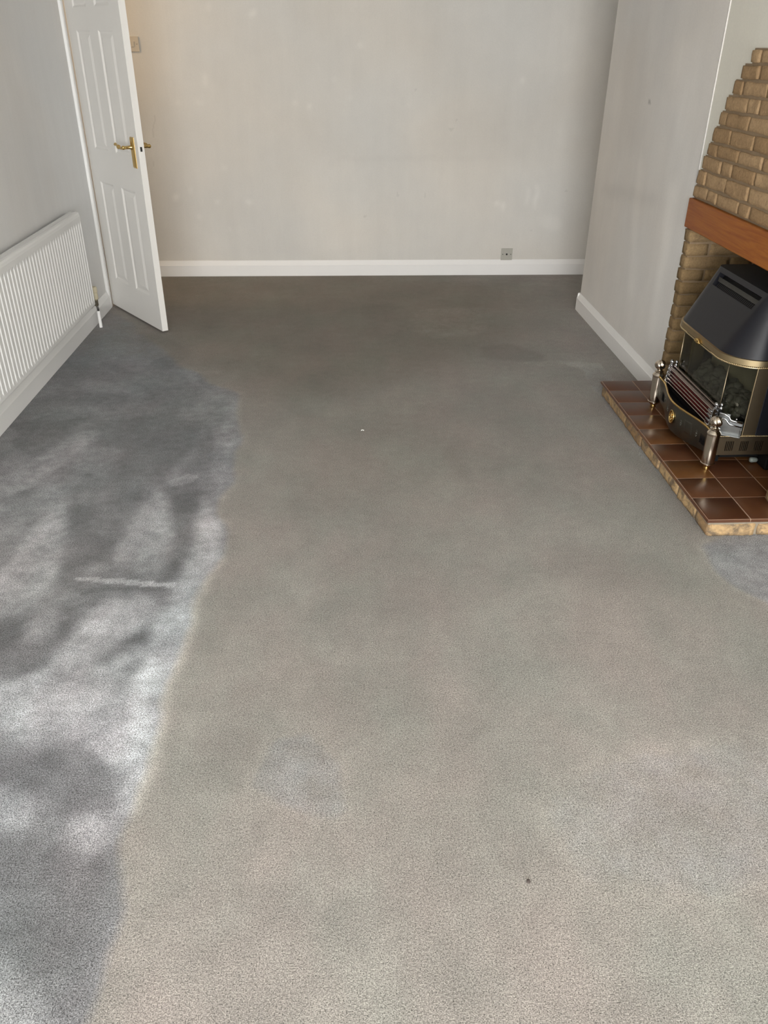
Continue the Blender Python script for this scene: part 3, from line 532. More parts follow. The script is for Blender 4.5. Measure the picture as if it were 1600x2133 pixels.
g = Vector((-1.0979, 4.7468, .012)); hinge = Vector((-1.53, 5.339, .012)); u = (hinge-g).normalized(); DW = .742
Md = Matrix((u, Vector((0, 0, 1)).cross(u), Vector((0, 0, 1)))).transposed().to_4x4(); Md.translation = g
door = empty('door_1', 'white moulded six-panel door standing open with brass lever handles', 'door', kind='structure'); door.matrix_world = Md
DT = .036; DH = 1.98
def door_leaf():
    bm = BM(); S = [0, .118, .315, .425, .622, DW]; Z = [0, .185, .772, .948, 1.55, 1.652, 1.868, DH]
    for y, sg in ((0, 1), (-DT, -1)):
        for i in range(5):
            for j in range(7):
                s0, s1, z0, z1 = S[i], S[i+1], Z[j], Z[j+1]
                R = lambda d, dep: [bm.verts.new((a, y-sg*dep, b)) for a, b in ((s0+d, z0+d), (s1-d, z0+d), (s1-d, z1-d), (s0+d, z1-d))]
                if i in (1, 3) and j in (1, 3, 5):
                    rs = [R(0, 0), R(.004, .001), R(.012, .0065), R(.016, .0075), R(.019, .0075), R(.040, .002), R(.044, .0015)]
                    for a, b in zip(rs, rs[1:]):
                        for k in range(4): bm.faces.new((a[k], a[(k+1) % 4], b[(k+1) % 4], b[k]))
                    bm.faces.new(rs[-1])
                else: bm.faces.new(R(0, 0))
    def q(*p): bm.faces.new([bm.verts.new(v) for v in p])
    q((0, 0, 0), (0, -DT, 0), (0, -DT, DH), (0, 0, DH)); q((DW, 0, 0), (DW, -DT, 0), (DW, -DT, DH), (DW, 0, DH))
    q((0, 0, 0), (DW, 0, 0), (DW, -DT, 0), (0, -DT, 0)); q((0, 0, DH), (DW, 0, DH), (DW, -DT, DH), (0, -DT, DH))
    bmesh.ops.remove_doubles(bm, verts=bm.verts, dist=.00005)
    return obj('door_leaf', bm, M_door, door)
leaf = door_leaf()
def door_handle(y0, sg):
    bm = BM(); zc = .975
    # stepped backplate
    def ring(a, b, y): return [bm.verts.new((x, y, z)) for x, z in ((.060-a, zc-b), (.060+a, zc-b), (.060+a, zc+b), (.060-a, zc+b))]
    rs = [ring(.021, .078, y0), ring(.021, .078, y0+sg*.003), ring(.013, .070, y0+sg*.009), ring(.010, .067, y0+sg*.0095)]
    for a, b in zip(rs, rs[1:]):
        for k in range(4): bm.faces.new((a[k], a[(k+1) % 4], b[(k+1) % 4], b[k]))
    bm.faces.new(rs[-1])
    p = obj('handle_plate', bm, M_gold, door, bevel=.0008)
    bm = BM(); zl = 1.003
    lathe(bm, [(.013, 0), (.013, .006), (.009, .01), (.008, .04), (.010, .044), (.0105, .052), (.006, .057)], 20, (0, 0, 0), 'Y')
    for v in bm.verts: v.co = Vector((.060+v.co.x, y0+sg*(.008+v.co.y), zl+v.co.z))
    L = []; Rr = []
    for i in range(25):
        t = i/24; s = .060+.112*t
        z = zl + (-.004*math.sin(min(1, t/.45)*PI) if t < .45 else .010*math.sin((t-.45)/.55*PI*.75))
        L.append((s, y0+sg*(.054+.006*math.sin(t*PI)), z))
        r = .0075-.003*t
        if .40 < t < .56: r = .0095
        if t > .72: r = .0045+.0045*math.sin((t-.72)/.28*PI*.8)
        Rr.append(r)
    tube(bm, L, Rr, 12)
    ball(bm, L[12-1], .0115, 14, 10)
    obj('handle_lever', bm, M_gold, door, smooth=True)
door_handle(0, 1); door_handle(-DT, -1)
bm = BM(); box(bm, -.0012, .004, -.026, -.008, .94, 1.06); obj('latch_plate', bm, M_door, leaf)
bm = BM(); box(bm, -.004, .004, -.0225, -.0125, .985, 1.008); tag(obj('latch_bolt', bm, M_hole, leaf), 'dark latch hole')
for z in (.2, 1.0, 1.78):
    bm = BM(); lathe(bm, [(.006, z-.04), (.006, z+.04)], 12, (DW+.002, -DT, 0)); obj('hinge', bm, M_brass, door, smooth=False)

# ================================================================ RADIATOR
def radiator():
    R0 = empty('radiator', 'long white ribbed panel radiator mounted on the left wall above the skirting', 'radiator', (-1.52, 3.8, .165))
    y0, y1, xf, xb, zb, zt = 2.30, 4.768, -1.470, -1.525, .165, .69
    ox, oy, oz = 1.52, -3.8, -.165
    pit = .0405; n = int((y1-y0-.05)/pit); ys = []; yy = y1-.028
    prof = [(y1, -.012), (y1-.004, -.003), (y1-.010, 0)]
    c = y1-.010
    for k in range(n):
        prof += [(c-.0060, 0), (c-.0105, -.0040), (c-.0255, -.0040), (c-.0300, 0)]
        c -= pit
    prof += [(y0+.010, 0), (y0+.004, -.003), (y0, -.012)]
    def flat(d): return d if d == -.012 or d == -.003 else 0
    rows = [(zb, -.010, True), (zb+.006, -.002, True), (zb+.012, 0, True), (zb+.026, 0, True), (zb+.040, 0, False), (zt-.062, 0, False), (zt-.046, 0, True), (zt-.022, 0, True), (zt-.010, -.003, True), (zt-.003, -.009, True), (zt, -.018, True)]
    bm = BM(); R = []
    for z, dx, fl in rows:
        R.append([bm.verts.new((xf+dx+(flat(d) if fl else d)+ox, y+oy, z+oz)) for y, d in prof])
    for a, b in zip(R, R[1:]):
        for i in range(len(a)-1): bm.faces.new((a[i], a[i+1], b[i+1], b[i]))
    obj('front_panel', bm, M_rad, R0)
    bm = BM(); box(bm, xb+ox, xb+.008+ox, y0+oy, y1-.02+oy, zb+oz, zt-.01+oz); obj('back_panel', bm, M_rad, R0)
    bm = BM()
    for z0_, z1_ in ((zt-.006, zt),):
        box(bm, xb+ox, xb+.010+ox, y0+oy, y1+oy, z0_+oz, z1_+oz); box(bm, xf-.028+ox, xf-.016+ox, y0+oy, y1+oy, z0_+oz, z1_+oz)
        k = y0
        while k < y1-.01:
            box(bm, xb+.009+ox, xf-.027+ox, k+oy, k+.009+oy, z0_+oz, z1_-.001+oz); k += .014
    obj('top_grille', bm, M_rad, R0)
    for ya, yb in ((y1-.003, y1), (y0, y0+.003)):
        bm = BM(); box(bm, xb+ox, xf-.006+ox, ya+oy, yb+oy, zb+.005+oz, zt-.004+oz); obj('end_cap', bm, M_rad, R0, bevel=.001)
    for yb_ in (4.55, 2.6):
        bm = BM(); box(bm, XL+.002+ox, xb+ox, yb_-.015+oy, yb_+.015+oy, .2+oz, .6+oz); obj('wall_bracket', bm, M_rad, R0)
    # valve on the far end
    vx, vy = -1.497+ox, 4.868+oy
    bm = BM(); tube(bm, [(vx, y1-.012+oy, .158-.165), (vx, vy, .158-.165)], .009, 12)
    lathe(bm, [(.011, .135), (.013, .14), (.013, .172), (.011, .176)], 16, (vx, vy, -.165))
    vb = obj('valve_body', bm, plain('tarnished_brass', (.18, .16, .12), .45, .8, var=.4, vs=90), R0, smooth=True, angle=40)
    bm = BM(); lathe(bm, [(.014, .172), (.0175, .176), (.0175, .205), (.016, .208), (.016, .214), (.018, .216), (.0175, .244), (.012, .249)], 20, (vx, vy, -.165), mod=lambda a, h: 1+.03*math.cos(a*12) if .214 < h < .246 else 1)
    obj('valve_head', bm, M_cream, vb, smooth=True, angle=40)
    bm = BM(); tube(bm, [(vx, vy, .14-.165), (vx+.002, vy+.004, .12-.165), (vx+.002, vy+.008, .10-.165)], .0065, 10); obj('pipe_joint', bm, plain('tarnished_pipe', (.12, .115, .11), .5, .7, var=.3, vs=90), vb, smooth=True)
    bm = BM(); tube(bm, [(vx+.002, vy+.008, .102-.165), (vx+.001, vy+.010, .0-.165)], .0095, 14); obj('pipe_sleeve', bm, M_gloss, R0, smooth=True, angle=50)
radiator()

# ================================================================ PLATES ON THE FAR WALL
sp = empty('light_switch', 'pale single light switch plate on the far wall behind the open door', 'light switch', (-1.359, YB, 1.493))
bm = BM(); box(bm, -.043, .043, -.009, -.0005, -.043, .043); obj('switch_plate', bm, M_plate, sp, bevel=.002)
bm = BM(); box(bm, -.012, .012, -.013, -.008, -.016, .016); obj('rocker', bm, M_plate, sp, bevel=.001)
for sx in (-.030, .030):
    bm = BM(); lathe(bm, [(.0025, -.0098), (.0025, -.0085)], 12, (sx, 0, 0), 'Y'); obj('screw', bm, M_brass_dark, sp)
so = empty('aerial_socket', 'small square grey socket plate with a black central hole just above the far skirting', 'socket', (1.208, YB, .150))
bm = BM(); box(bm, -.0425, .0425, -.007, -.0005, -.0425, .0425); obj('socket_plate', bm, M_sock, so, bevel=.0015)
bm = BM(); lathe(bm, [(.0068, -.0082), (.0068, -.006)], 20, (0, 0, 0), 'Y'); tag(obj('socket_hole', bm, M_hole, so), 'black round socket hole')
for sx in (-.030, .030):
    bm = BM(); lathe(bm, [(.0032, -.0078), (.0032, -.006)], 12, (sx, 0, 0), 'Y'); obj('screw', bm, M_hole, so)

# ================================================================ HEARTH
def rough_box(bm, lay, x0, x1, y0, y1, z0, z1, tint, amp=.003, step=.018, r=.004, seed=0):
    """a brick: subdivided box with worn edges and rough faces"""
    nx, ny, nz = [max(2, int(round((b-a)/step))) for a, b in ((x0, x1), (y0, y1), (z0, z1))]
    cx, cy, cz = (x0+x1)/2, (y0+y1)/2, (z0+z1)/2; hx, hy, hz = (x1-x0)/2, (y1-y0)/2, (z1-z0)/2
    cache = {}
    def V(i, j, k):
        key = (i, j, k)
        if key not in cache:
            p = Vector((-hx+2*hx*i/nx, -hy+2*hy*j/ny, -hz+2*hz*k/nz))
            q = Vector([max(-h+r, min(h-r, c)) for c, h in zip(p, (hx, hy, hz))]); d = p-q
            if d.length > 1e-9: p = q+d.normalized()*r
            w_ = Vector((cx, cy, cz))+p
            nn = mnoise.noise_vector(w_*14+Vector((seed*3.1, 0, 0)))*amp + mnoise.noise_vector(w_*55)*amp*.5
            v = bm.verts.new(w_+nn); v[lay] = tint; cache[key] = v
        return cache[key]
    for i in range(nx):
        for j in range(ny):
            for k in (0, nz): bm.faces.new((V(i, j, k), V(i+1, j, k), V(i+1, j+1, k), V(i, j+1, k)))
    for i in range(nx):
        for k in range(nz):
            for j in (0, ny): bm.faces.new((V(i, j, k), V(i+1, j, k), V(i+1, j, k+1), V(i, j, k+1)))
    for j in range(ny):
        for k in range(nz):
            for i in (0, nx): bm.faces.new((V(i, j, k), V(i, j+1, k), V(i, j+1, k+1), V(i, j, k+1)))
HX0, HY0, HY1, HZ = 1.254, 2.362, 3.712, .072
hearth = empty('hearth', 'raised hearth of glazed brown tiles edged with buff brick', 'hearth', (1.55, 3.04, 0))
HO = Vector((-1.55, -3.04, 0))
bm = BM(); lay = bm.verts.layers.float.new('tint')
xs_ = [HX0, 1.410, 1.560, 1.710, 1.860, XA-.002]; ys_ = [HY0, 2.523, 2.676, 2.828, 2.980, 3.132, 3.281, 3.431, 3.578, HY1]
for i in range(len(xs_)-1):
    for j in range(len(ys_)-1):
        x0, x1, y0, y1 = xs_[i], xs_[i+1], ys_[j], ys_[j+1]
        if j == 0:
            if x0 > 1.55: continue
            x1 = min(x1, RX-.002)
        if y1 > BY0 and x1 > XR:            # cut round the wall corner
            if x0 >= XR: y1 = BY0-.003
            else: x1 = XR-.003
        # rounded nosing only on the outer edges
        a = .0016; n_ = 5
        tint = random.random()
        if j == 0 or (i == 0 and j >= 7) or j == 8: tint *= .15
        ex0 = a if i else 0; ey0 = a if j else 0; ey1 = a if j < 8 else 0
        X0, X1, Y0, Y1 = x0+ex0, x1-a, y0+ey0, y1-ey1
        rad = [.010 if i == 0 else .0015, .0015, .010 if j == 0 else .0015, .010 if j == 8 else .0015]
        rows = []
        for k in range(n_+1):
            th = k/n_*PI/2; cu, su = 1-math.cos(th), 1-math.sin(th)
            # from top inwards to side
            o_ = [r_*(1-math.sin(th)) for r_ in rad]; dz = [r_*(1-math.cos(th)) for r_ in rad]
            rows.append([((X0+o_[0], Y0+o_[2]), max(dz[0], dz[2]), min(dz[0], dz[2])), ((X1-o_[1], Y0+o_[2]), dz[2], 0), ((X1-o_[1], Y1-o_[3]), dz[3], 0), ((X0+o_[0], Y1-o_[3]), max(dz[0], dz[3]), 0)])
        rings = []
        for rw in rows:
            rings.append([bm.verts.new((p[0], p[1], HZ-max(.0, d))) for (p, d, e) in rw])
        rings.append([bm.verts.new((v.co.x, v.co.y, HZ-.011)) for v in rings[-1]])
        for A_, B_ in zip(rings, rings[1:]):
            for k in range(4): bm.faces.new((A_[k], A_[(k+1) % 4], B_[(k+1) % 4], B_[k]))
        bm.faces.new(rings[0]); bm.faces.new(rings[-1])
        for rg in rings:
            for v in rg: v[lay] = tint
for v in bm.verts: v.co += HO
obj('tile_top', bm, M_tile, hearth, smooth=True, angle=50)
bm = BM(); box(bm, HX0+.004, XR-.004, HY0+.004, HY1-.004, .0608, HZ-.0012); box(bm, XR-.004, XA-.004, 2.45, BY0-.004, .05, HZ-.0012)
for v in bm.verts: v.co += HO
tag(obj('grout', bm, M_grout, hearth), 'pale pink grout lines')
bm = BM(); box(bm, HX0+.017, XR-.004, HY0+.017, HY1-.004, 0.0, .049); box(bm, HX0+.010, XR-.004, HY0+.010, HY1-.004, .0475, .0605); box(bm, XR-.004, XA-.004, 2.45, BY0-.004, 0.0, .056)
for v in bm.verts: v.co += HO
obj('mortar_bed', bm, M_mortar_low, hearth)
bm = BM(); lay = bm.verts.layers.float.new('tint')
jy = [HY0+.006, 2.484, 2.664, 2.876, 3.100, 3.322, 3.543, HY1-.003]
for k in range(len(jy)-1):
    rough_box(bm, lay, HX0+.010+random.uniform(-.002, .003), HX0+.08, jy[k]+.005, jy[k+1]-.005, .001, .048+random.uniform(-.004, .002), random.random(), .0045, .012, .005, k)
jx = [HX0+.012, 1.445, RX]
for k in range(len(jx)-1):
    rough_box(bm, lay, jx[k]+.004, jx[k+1]-.006, HY0+.008, HY0+.08, .001, .050, .7+.3*random.random(), .0035, .012, .005, 20+k)
for v in bm.verts: v.co += HO
obj('brick_edging', bm, M_brick_low, hearth, smooth=True)

# ================================================================ BRICK FIREPLACE
fpl = empty('brick_fireplace', 'stepped buff brick chimney stack rising from the hearth to shoulder height', 'fireplace', (1.7, 3.05, .07))
FO = Vector((-1.7, -3.05, -.07)); YC = 3.055; BXF = 1.521
bm = BM(); lay = bm.verts.layers.float.new('tint'); mo = BM()
def course(z0, z1, ya, yb, xf, off, depth=.0125):
    """one course of bricks facing the room from ya (near) to yb (far)"""
    y = yb; first = True; k = 0
    L = off
    while y > ya+.01:
        l = L if first else (.205 if random.random() < .93 else .10); first = False
        y2 = max(ya, y-l)
        if y-y2 > .02:
            rough_box(bm, lay, xf+random.uniform(-.002, .001), xf+depth, y2+.0035, y-.0035, z0+.0050, z1-.0050, random.random(), .0035, .014, .004, int(z0*1000)+k)
        y = y2; k += 1
zz = [.938, .991, 1.053, 1.111, 1.164, 1.226, 1.284, 1.342, 1.397, 1.452, 1.503]
ye = [3.668, 3.650, 3.627, 3.603, 3.574, 3.545, 3.516, 3.478, 3.424, 3.368]
offs = [.15, .085, .19, .10, .17, .07, .20, .09, .15, .08]
for i in range(10):
    far = ye[i]; near = 2*YC-far
    course(zz[i], zz[i+1], near, far, BXF, offs[i])
    # bricks turning the racked end
    box(mo, BXF+.0062, RX-.001, near+.008, far-.008, zz[i]-.0005, zz[i+1]-.0005)
# lower piers each side of the opening and the brick lining behind
upper_bm = bm; bm = None; piers = []
for _ in range(2): p_ = BM(); piers.append((p_, p_.verts.layers.float.new('tint')))
lining = BM(); lin_lay = lining.verts.layers.float.new('tint')
nlow = 13; zl = [HZ+.001+(.808-HZ-.001)*i/nlow for i in range(nlow+1)]
OPF, OPN = 3.607, 2*YC-3.607
for i in range(nlow):
    z0_, z1_ = zl[i], zl[i+1]
    for s_ in (0, 1):
        ya, yb = (OPF, BY0+.004) if s_ == 0 else (2*YC-BY0, OPN)
        cuts = [BXF, BXF+.10, BXF+.305, XA-.02] if i % 2 else [BXF, BXF+.205, BXF+.31, XA-.02]
        for k in range(3):
            rough_box(piers[s_][0], piers[s_][1], cuts[k]+(.004 if k else random.uniform(-.002, .002)), cuts[k+1]-.004, ya+random.uniform(-.002, .002), yb-.004, z0_+.003, z1_-.003, random.random(), .004, .018, .0035, 500+i*7+k)
    yb = OPF-.004; first = True
    while yb > OPN:
        l = .2 if (not first or i % 2) else .1; first = False
        rough_box(lining, lin_lay, XA-.075+.0, XA-.02, max(OPN, yb-l)+.004, yb-.004, z0_+.004, z1_-.004, random.random(), .004, .025, .006, 700+i)
        yb -= l
box(mo, BXF+.008, XA-.003, OPF+.007, BY0-.004, HZ+.001, .808); box(mo, BXF+.007, XA-.003, 2*YC-BY0+.004, OPN-.005, HZ+.001, .808)
box(mo, XA-.065, XA-.004, OPN, OPF, HZ+.001, .808)
box(mo, 1.530, RX-.001, 2*YC-BY0+.012, BY0-.012, .811, .938)
for b_ in (upper_bm, piers[0][0], piers[1][0], lining, mo):
    for v in b_.verts: v.co += FO
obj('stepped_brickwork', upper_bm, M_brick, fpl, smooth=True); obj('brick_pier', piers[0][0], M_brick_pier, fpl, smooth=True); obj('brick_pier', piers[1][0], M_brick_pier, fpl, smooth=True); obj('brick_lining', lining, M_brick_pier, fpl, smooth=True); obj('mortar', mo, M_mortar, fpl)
bm = BM(); box(bm, 1.510, RX-.001, 2*YC-BY0+.002, BY0-.002, .812, .934)
for v in bm.verts: v.co += FO
obj('wooden_beam', bm, M_wood, fpl, bevel=.005, seg=3)

# ================================================================ GAS FIRE
fire = empty('gas_fire', 'gas fire with a sloping black hood, glass front and brass trim standing on the hearth', 'gas fire', (1.55, YC, HZ))
GO = Vector((-1.55, -YC, -HZ))
def fobj(name, bm, mat, parent=None, **k):
    for v in bm.verts: v.co += GO
    return obj(name, bm, mat, parent or fire, **k)
def outline(xf, hw, rad, xb, n=14):
    """plan outline from far back corner round the front to near back corner"""
    P = [(xb, YC+hw)]
    for i in range(n+1):
        a = PI/2*i/n; P.append((xf+rad*(1-math.sin(a)), YC+hw-rad*(1-math.cos(a))))
    for i in range(1, 24): P.append((xf, YC+(hw-rad)*(1-2*i/24)))
    for i in range(n+1):
        a = PI/2*(1-i/n); P.append((xf+rad*(1-math.sin(a)), YC-hw+rad*(1-math.cos(a))))
    P.append((xb, YC-hw)); return P
# hood: loft with a real recess behind the slots
def hood():
    bot = outline(1.408, .305, .135, 1.86); top = outline(1.530, .243, .035, 1.86)
    bm = BM(); rows = []
    H = [0, .02, .2, .4, .6, .72, .93, .96, .985, 1.0]
    for h in H:
        g_ = h
        rows.append([Vector((a[0]+(b[0]-a[0])*g_, a[1]+(b[1]-a[1])*g_, .508+(.730-.508)*h)) for a, b in zip(bot, top)])
    R = [[bm.verts.new(p) for p in r] for r in rows]
    n = len(R[0]); i0, i1 = 16, 16+22
    for j in range(len(R)-1):
        for i in range(n-1):
            if j == 5 and i0 <= i < i1: continue           # slot opening
            bm.faces.new((R[j][i], R[j][i+1], R[j+1][i+1], R[j+1][i]))
    # top plate back to x 1.70, back closed
    tp = [bm.verts.new((min(p.x, 1.70), p.y, .733)) for p in rows[-1]]
    for i in range(n-1): bm.faces.new((R[-1][i], R[-1][i+1], tp[i+1], tp[i]))
    bmesh.ops.contextual_create(bm, geom=tp)
    inn = Vector((.022, 0, -.014))
    a0, a1 = [R[5][k].co.copy() for k in (i0, i1)]; b0, b1 = [R[6][k].co.copy() for k in (i0, i1)]
    q = [a0, a1, b1, b0]; outer = [R[5][i0], R[5][i1], R[6][i1], R[6][i0]]
    def ff(*ps): bm.faces.new([bm.verts.new(p) for p in ps])
    for k in range(4): ff(q[k], q[(k+1) % 4], q[(k+1) % 4]+inn, q[k]+inn)
    hd = fobj('hood', bm, M_enamel, smooth=True, angle=40)
    bmr = BM(); bmr.faces.new([bmr.verts.new(p+inn*.98) for p in q]); fobj('slot_recess', bmr, M_black, hd)
    # plate between the two slots, slats under it
    e = (b0-a0); nrm = Vector((-.0030, 0, .0018))
    bmp = BM()
    P = [a0+e*.40, a1+e*.40, a1+e*.72, a0+e*.72]; P[0] += (a1-a0)*.03; P[3] += (a1-a0)*.0; P[1] -= (a1-a0)*.0
    f1 = [bmp.verts.new(p+inn*.25) for p in P]; f2 = [bmp.verts.new(p+inn*.6) for p in P]
    bmp.faces.new(f1); bmp.faces.new(f2)
    for k in range(4): bmp.faces.new((f1[k], f1[(k+1) % 4], f2[(k+1) % 4], f2[k]))
    fobj('data_plate', bmp, plain('worn_grey_plate', (.022, .021, .018), .5, var=.5, vs=60), hd)
    bmp = BM()
    for k in range(26):
        t = .06+.92*k/26; o_ = a0+(a1-a0)*t+inn*.35; w_ = (a1-a0)*.012
        vs = [bmp.verts.new(p) for p in (o_+e*.04, o_+w_+e*.04, o_+w_*2.4+e*.36, o_+w_*1.4+e*.36)]
        bmp.faces.new(vs)
    fobj('slot_louvres', bmp, M_enamel, hd)
    bmp = BM(); o_ = a0+inn*.2; w_ = (a1-a0)*.009
    bmp.faces.new([bmp.verts.new(p) for p in (o_+e*.03, o_+w_+e*.03, o_+w_+e*.30, o_+e*.30)]); tag(fobj('slot_clip', bmp, M_chrome, hd), 'small bright metal clip')
    return bot
hood_bot = hood()
# brass band, beading and ornament under the hood
bm = BM(); o1 = outline(1.404, .309, .139, 1.80); o2 = outline(1.412, .301, .131, 1.80)
strip(bm, [(x, y, .512) for x, y in o1], [(x, y, .490) for x, y in o1]); strip(bm, [(x, y, .512) for x, y in o1], [(x, y, .514) for x, y in o2]); strip(bm, [(x, y, .490) for x, y in o1], [(x, y, .488) for x, y in o2]); strip(bm, [(x, y, .514) for x, y in o2], [(x, y, .488) for x, y in o2])
band = fobj('brass_band', bm, M_brass, smooth=True, angle=40)
o3 = outline(1.406, .307, .137, 1.80)
bm = BM(); tube(bm, [(x, y, .484) for x, y in o3], .0028, 8)
d = 0
pts = [Vector((x, y, .4855)) for x, y in o3]
for a, b in zip(pts, pts[1:]):
    L_ = (b-a).length; k = d
    while k < L_:
        p = a+(b-a)*(k/L_)
        if p.x < 1.62 and (p.y < YC-.12 or p.y > YC+.12):
            bmesh.ops.create_icosphere(bm, subdivisions=1, radius=.0034, matrix=Matrix.Translation(p+Vector((-.001, 0, .001))))
        k += .0068
    d = k-L_
fobj('beading', bm, M_brass, smooth=True)
bm = BM(); kn = Vector((1.399, YC, .490))
ball(bm, kn, .0075, 12, 8, (.7, 1, 1.5))
for s_ in (-1, 1):
    pp = [kn+Vector((0, s_*(.006+.020*t), .006*math.sin(t*PI*2))) for t in [i/8 for i in range(9)]]; tube(bm, pp, [.0042-.0025*t/8 for t in range(9)], 8)
    ball(bm, kn+Vector((0, s_*.012, -.004)), .0042, 8, 6)
tag(fobj('hood_ornament', bm, M_gold, band, smooth=True), 'small brass scroll at the middle of the band')
# glazing
GX, GY = 1.442, .222; PX, PY = 1.520, .288
zg0, zg1 = .205, .492
bm = BM(); box(bm, GX, GX+.004, YC-GY, YC+GY, zg0, zg1); fobj('front_glass', bm, M_glass)
for s_ in (-1, 1):
    bm = BM(); a = Vector((GX, YC+s_*GY, 0)); b = Vector((PX, YC+s_*PY, 0)); nn = Vector((.003, -s_*.003, 0))
    vs = [bm.verts.new(p+Vector((0, 0, z))) for z in (zg0, zg1) for p in (a, b, b+nn, a+nn)]
    for f in ((0, 1, 2, 3), (4, 5, 6, 7), (0, 1, 5, 4), (1, 2, 6, 5), (2, 3, 7, 6), (3, 0, 4, 7)): bm.faces.new([vs[i] for i in f])
    fobj('side_glass', bm, M_glass)
    bm = BM(); tube(bm, [(GX-.001, YC+s_*GY, zg0), (GX-.001, YC+s_*GY, zg1)], .0022, 8); fobj('glass_edge_strip', bm, M_brass_dark, smooth=True)
    bm = BM(); ya, yb = sorted((YC+s_*(PY-.004), YC+s_*(PY+.006))); box(bm, PX-.002, PX+.050, ya, yb, zg0, zg1); fobj('brass_post', bm, M_brass_dark, bevel=.001)
    bm = BM(); tube(bm, [(PX-.002, YC+s_*(PY+.006), zg0), (PX-.002, YC+s_*(PY+.006), zg1)], .0016, 8); fobj('post_edge', bm, M_brass)
# enamelled body behind
bm = BM(); box(bm, PX+.050, 1.86, YC-PY-.004, YC-PY+.016, zg0, .50); box(bm, PX+.050, 1.86, YC+PY-.016, YC+PY+.004, zg0, .50); box(bm, 1.70, 1.86, YC-PY, YC+PY, .12, .73)
fobj('body_casing', bm, M_enamel, bevel=.003)
bm = BM(); box(bm, 1.60, 1.62, YC-.26, YC+.26, zg0, .50); fobj('fire_back', bm, plain('sooty_board', (   .30, .27, .20), .8, var=.3, vs=12, bump=.5))
# coal bed
bm = BM(); R_ = random.Random(3)
for k in range(260):
    t = R_.random(); px_ = 1.475+.11*t; py_ = YC+R_.uniform(-.235, .235); pz = .222+.085*t+R_.uniform(0, .02); r_ = R_.uniform(.010, .021)
    g2 = bmesh.ops.create_icosphere(bm, subdivisions=2, radius=r_, matrix=Matrix.Translation((px_, py_, pz)) @ Matrix.Diagonal((1, R_.uniform(.9, 1.4), R_.uniform(.7, 1), 1)))
    for v in g2['verts']:
        v.co += mnoise.noise_vector(v.co*45)*.008
tag(fobj('coal_bed', bm, M_coal, smooth=True), 'bed of grey imitation coals behind the glass', kind='stuff')
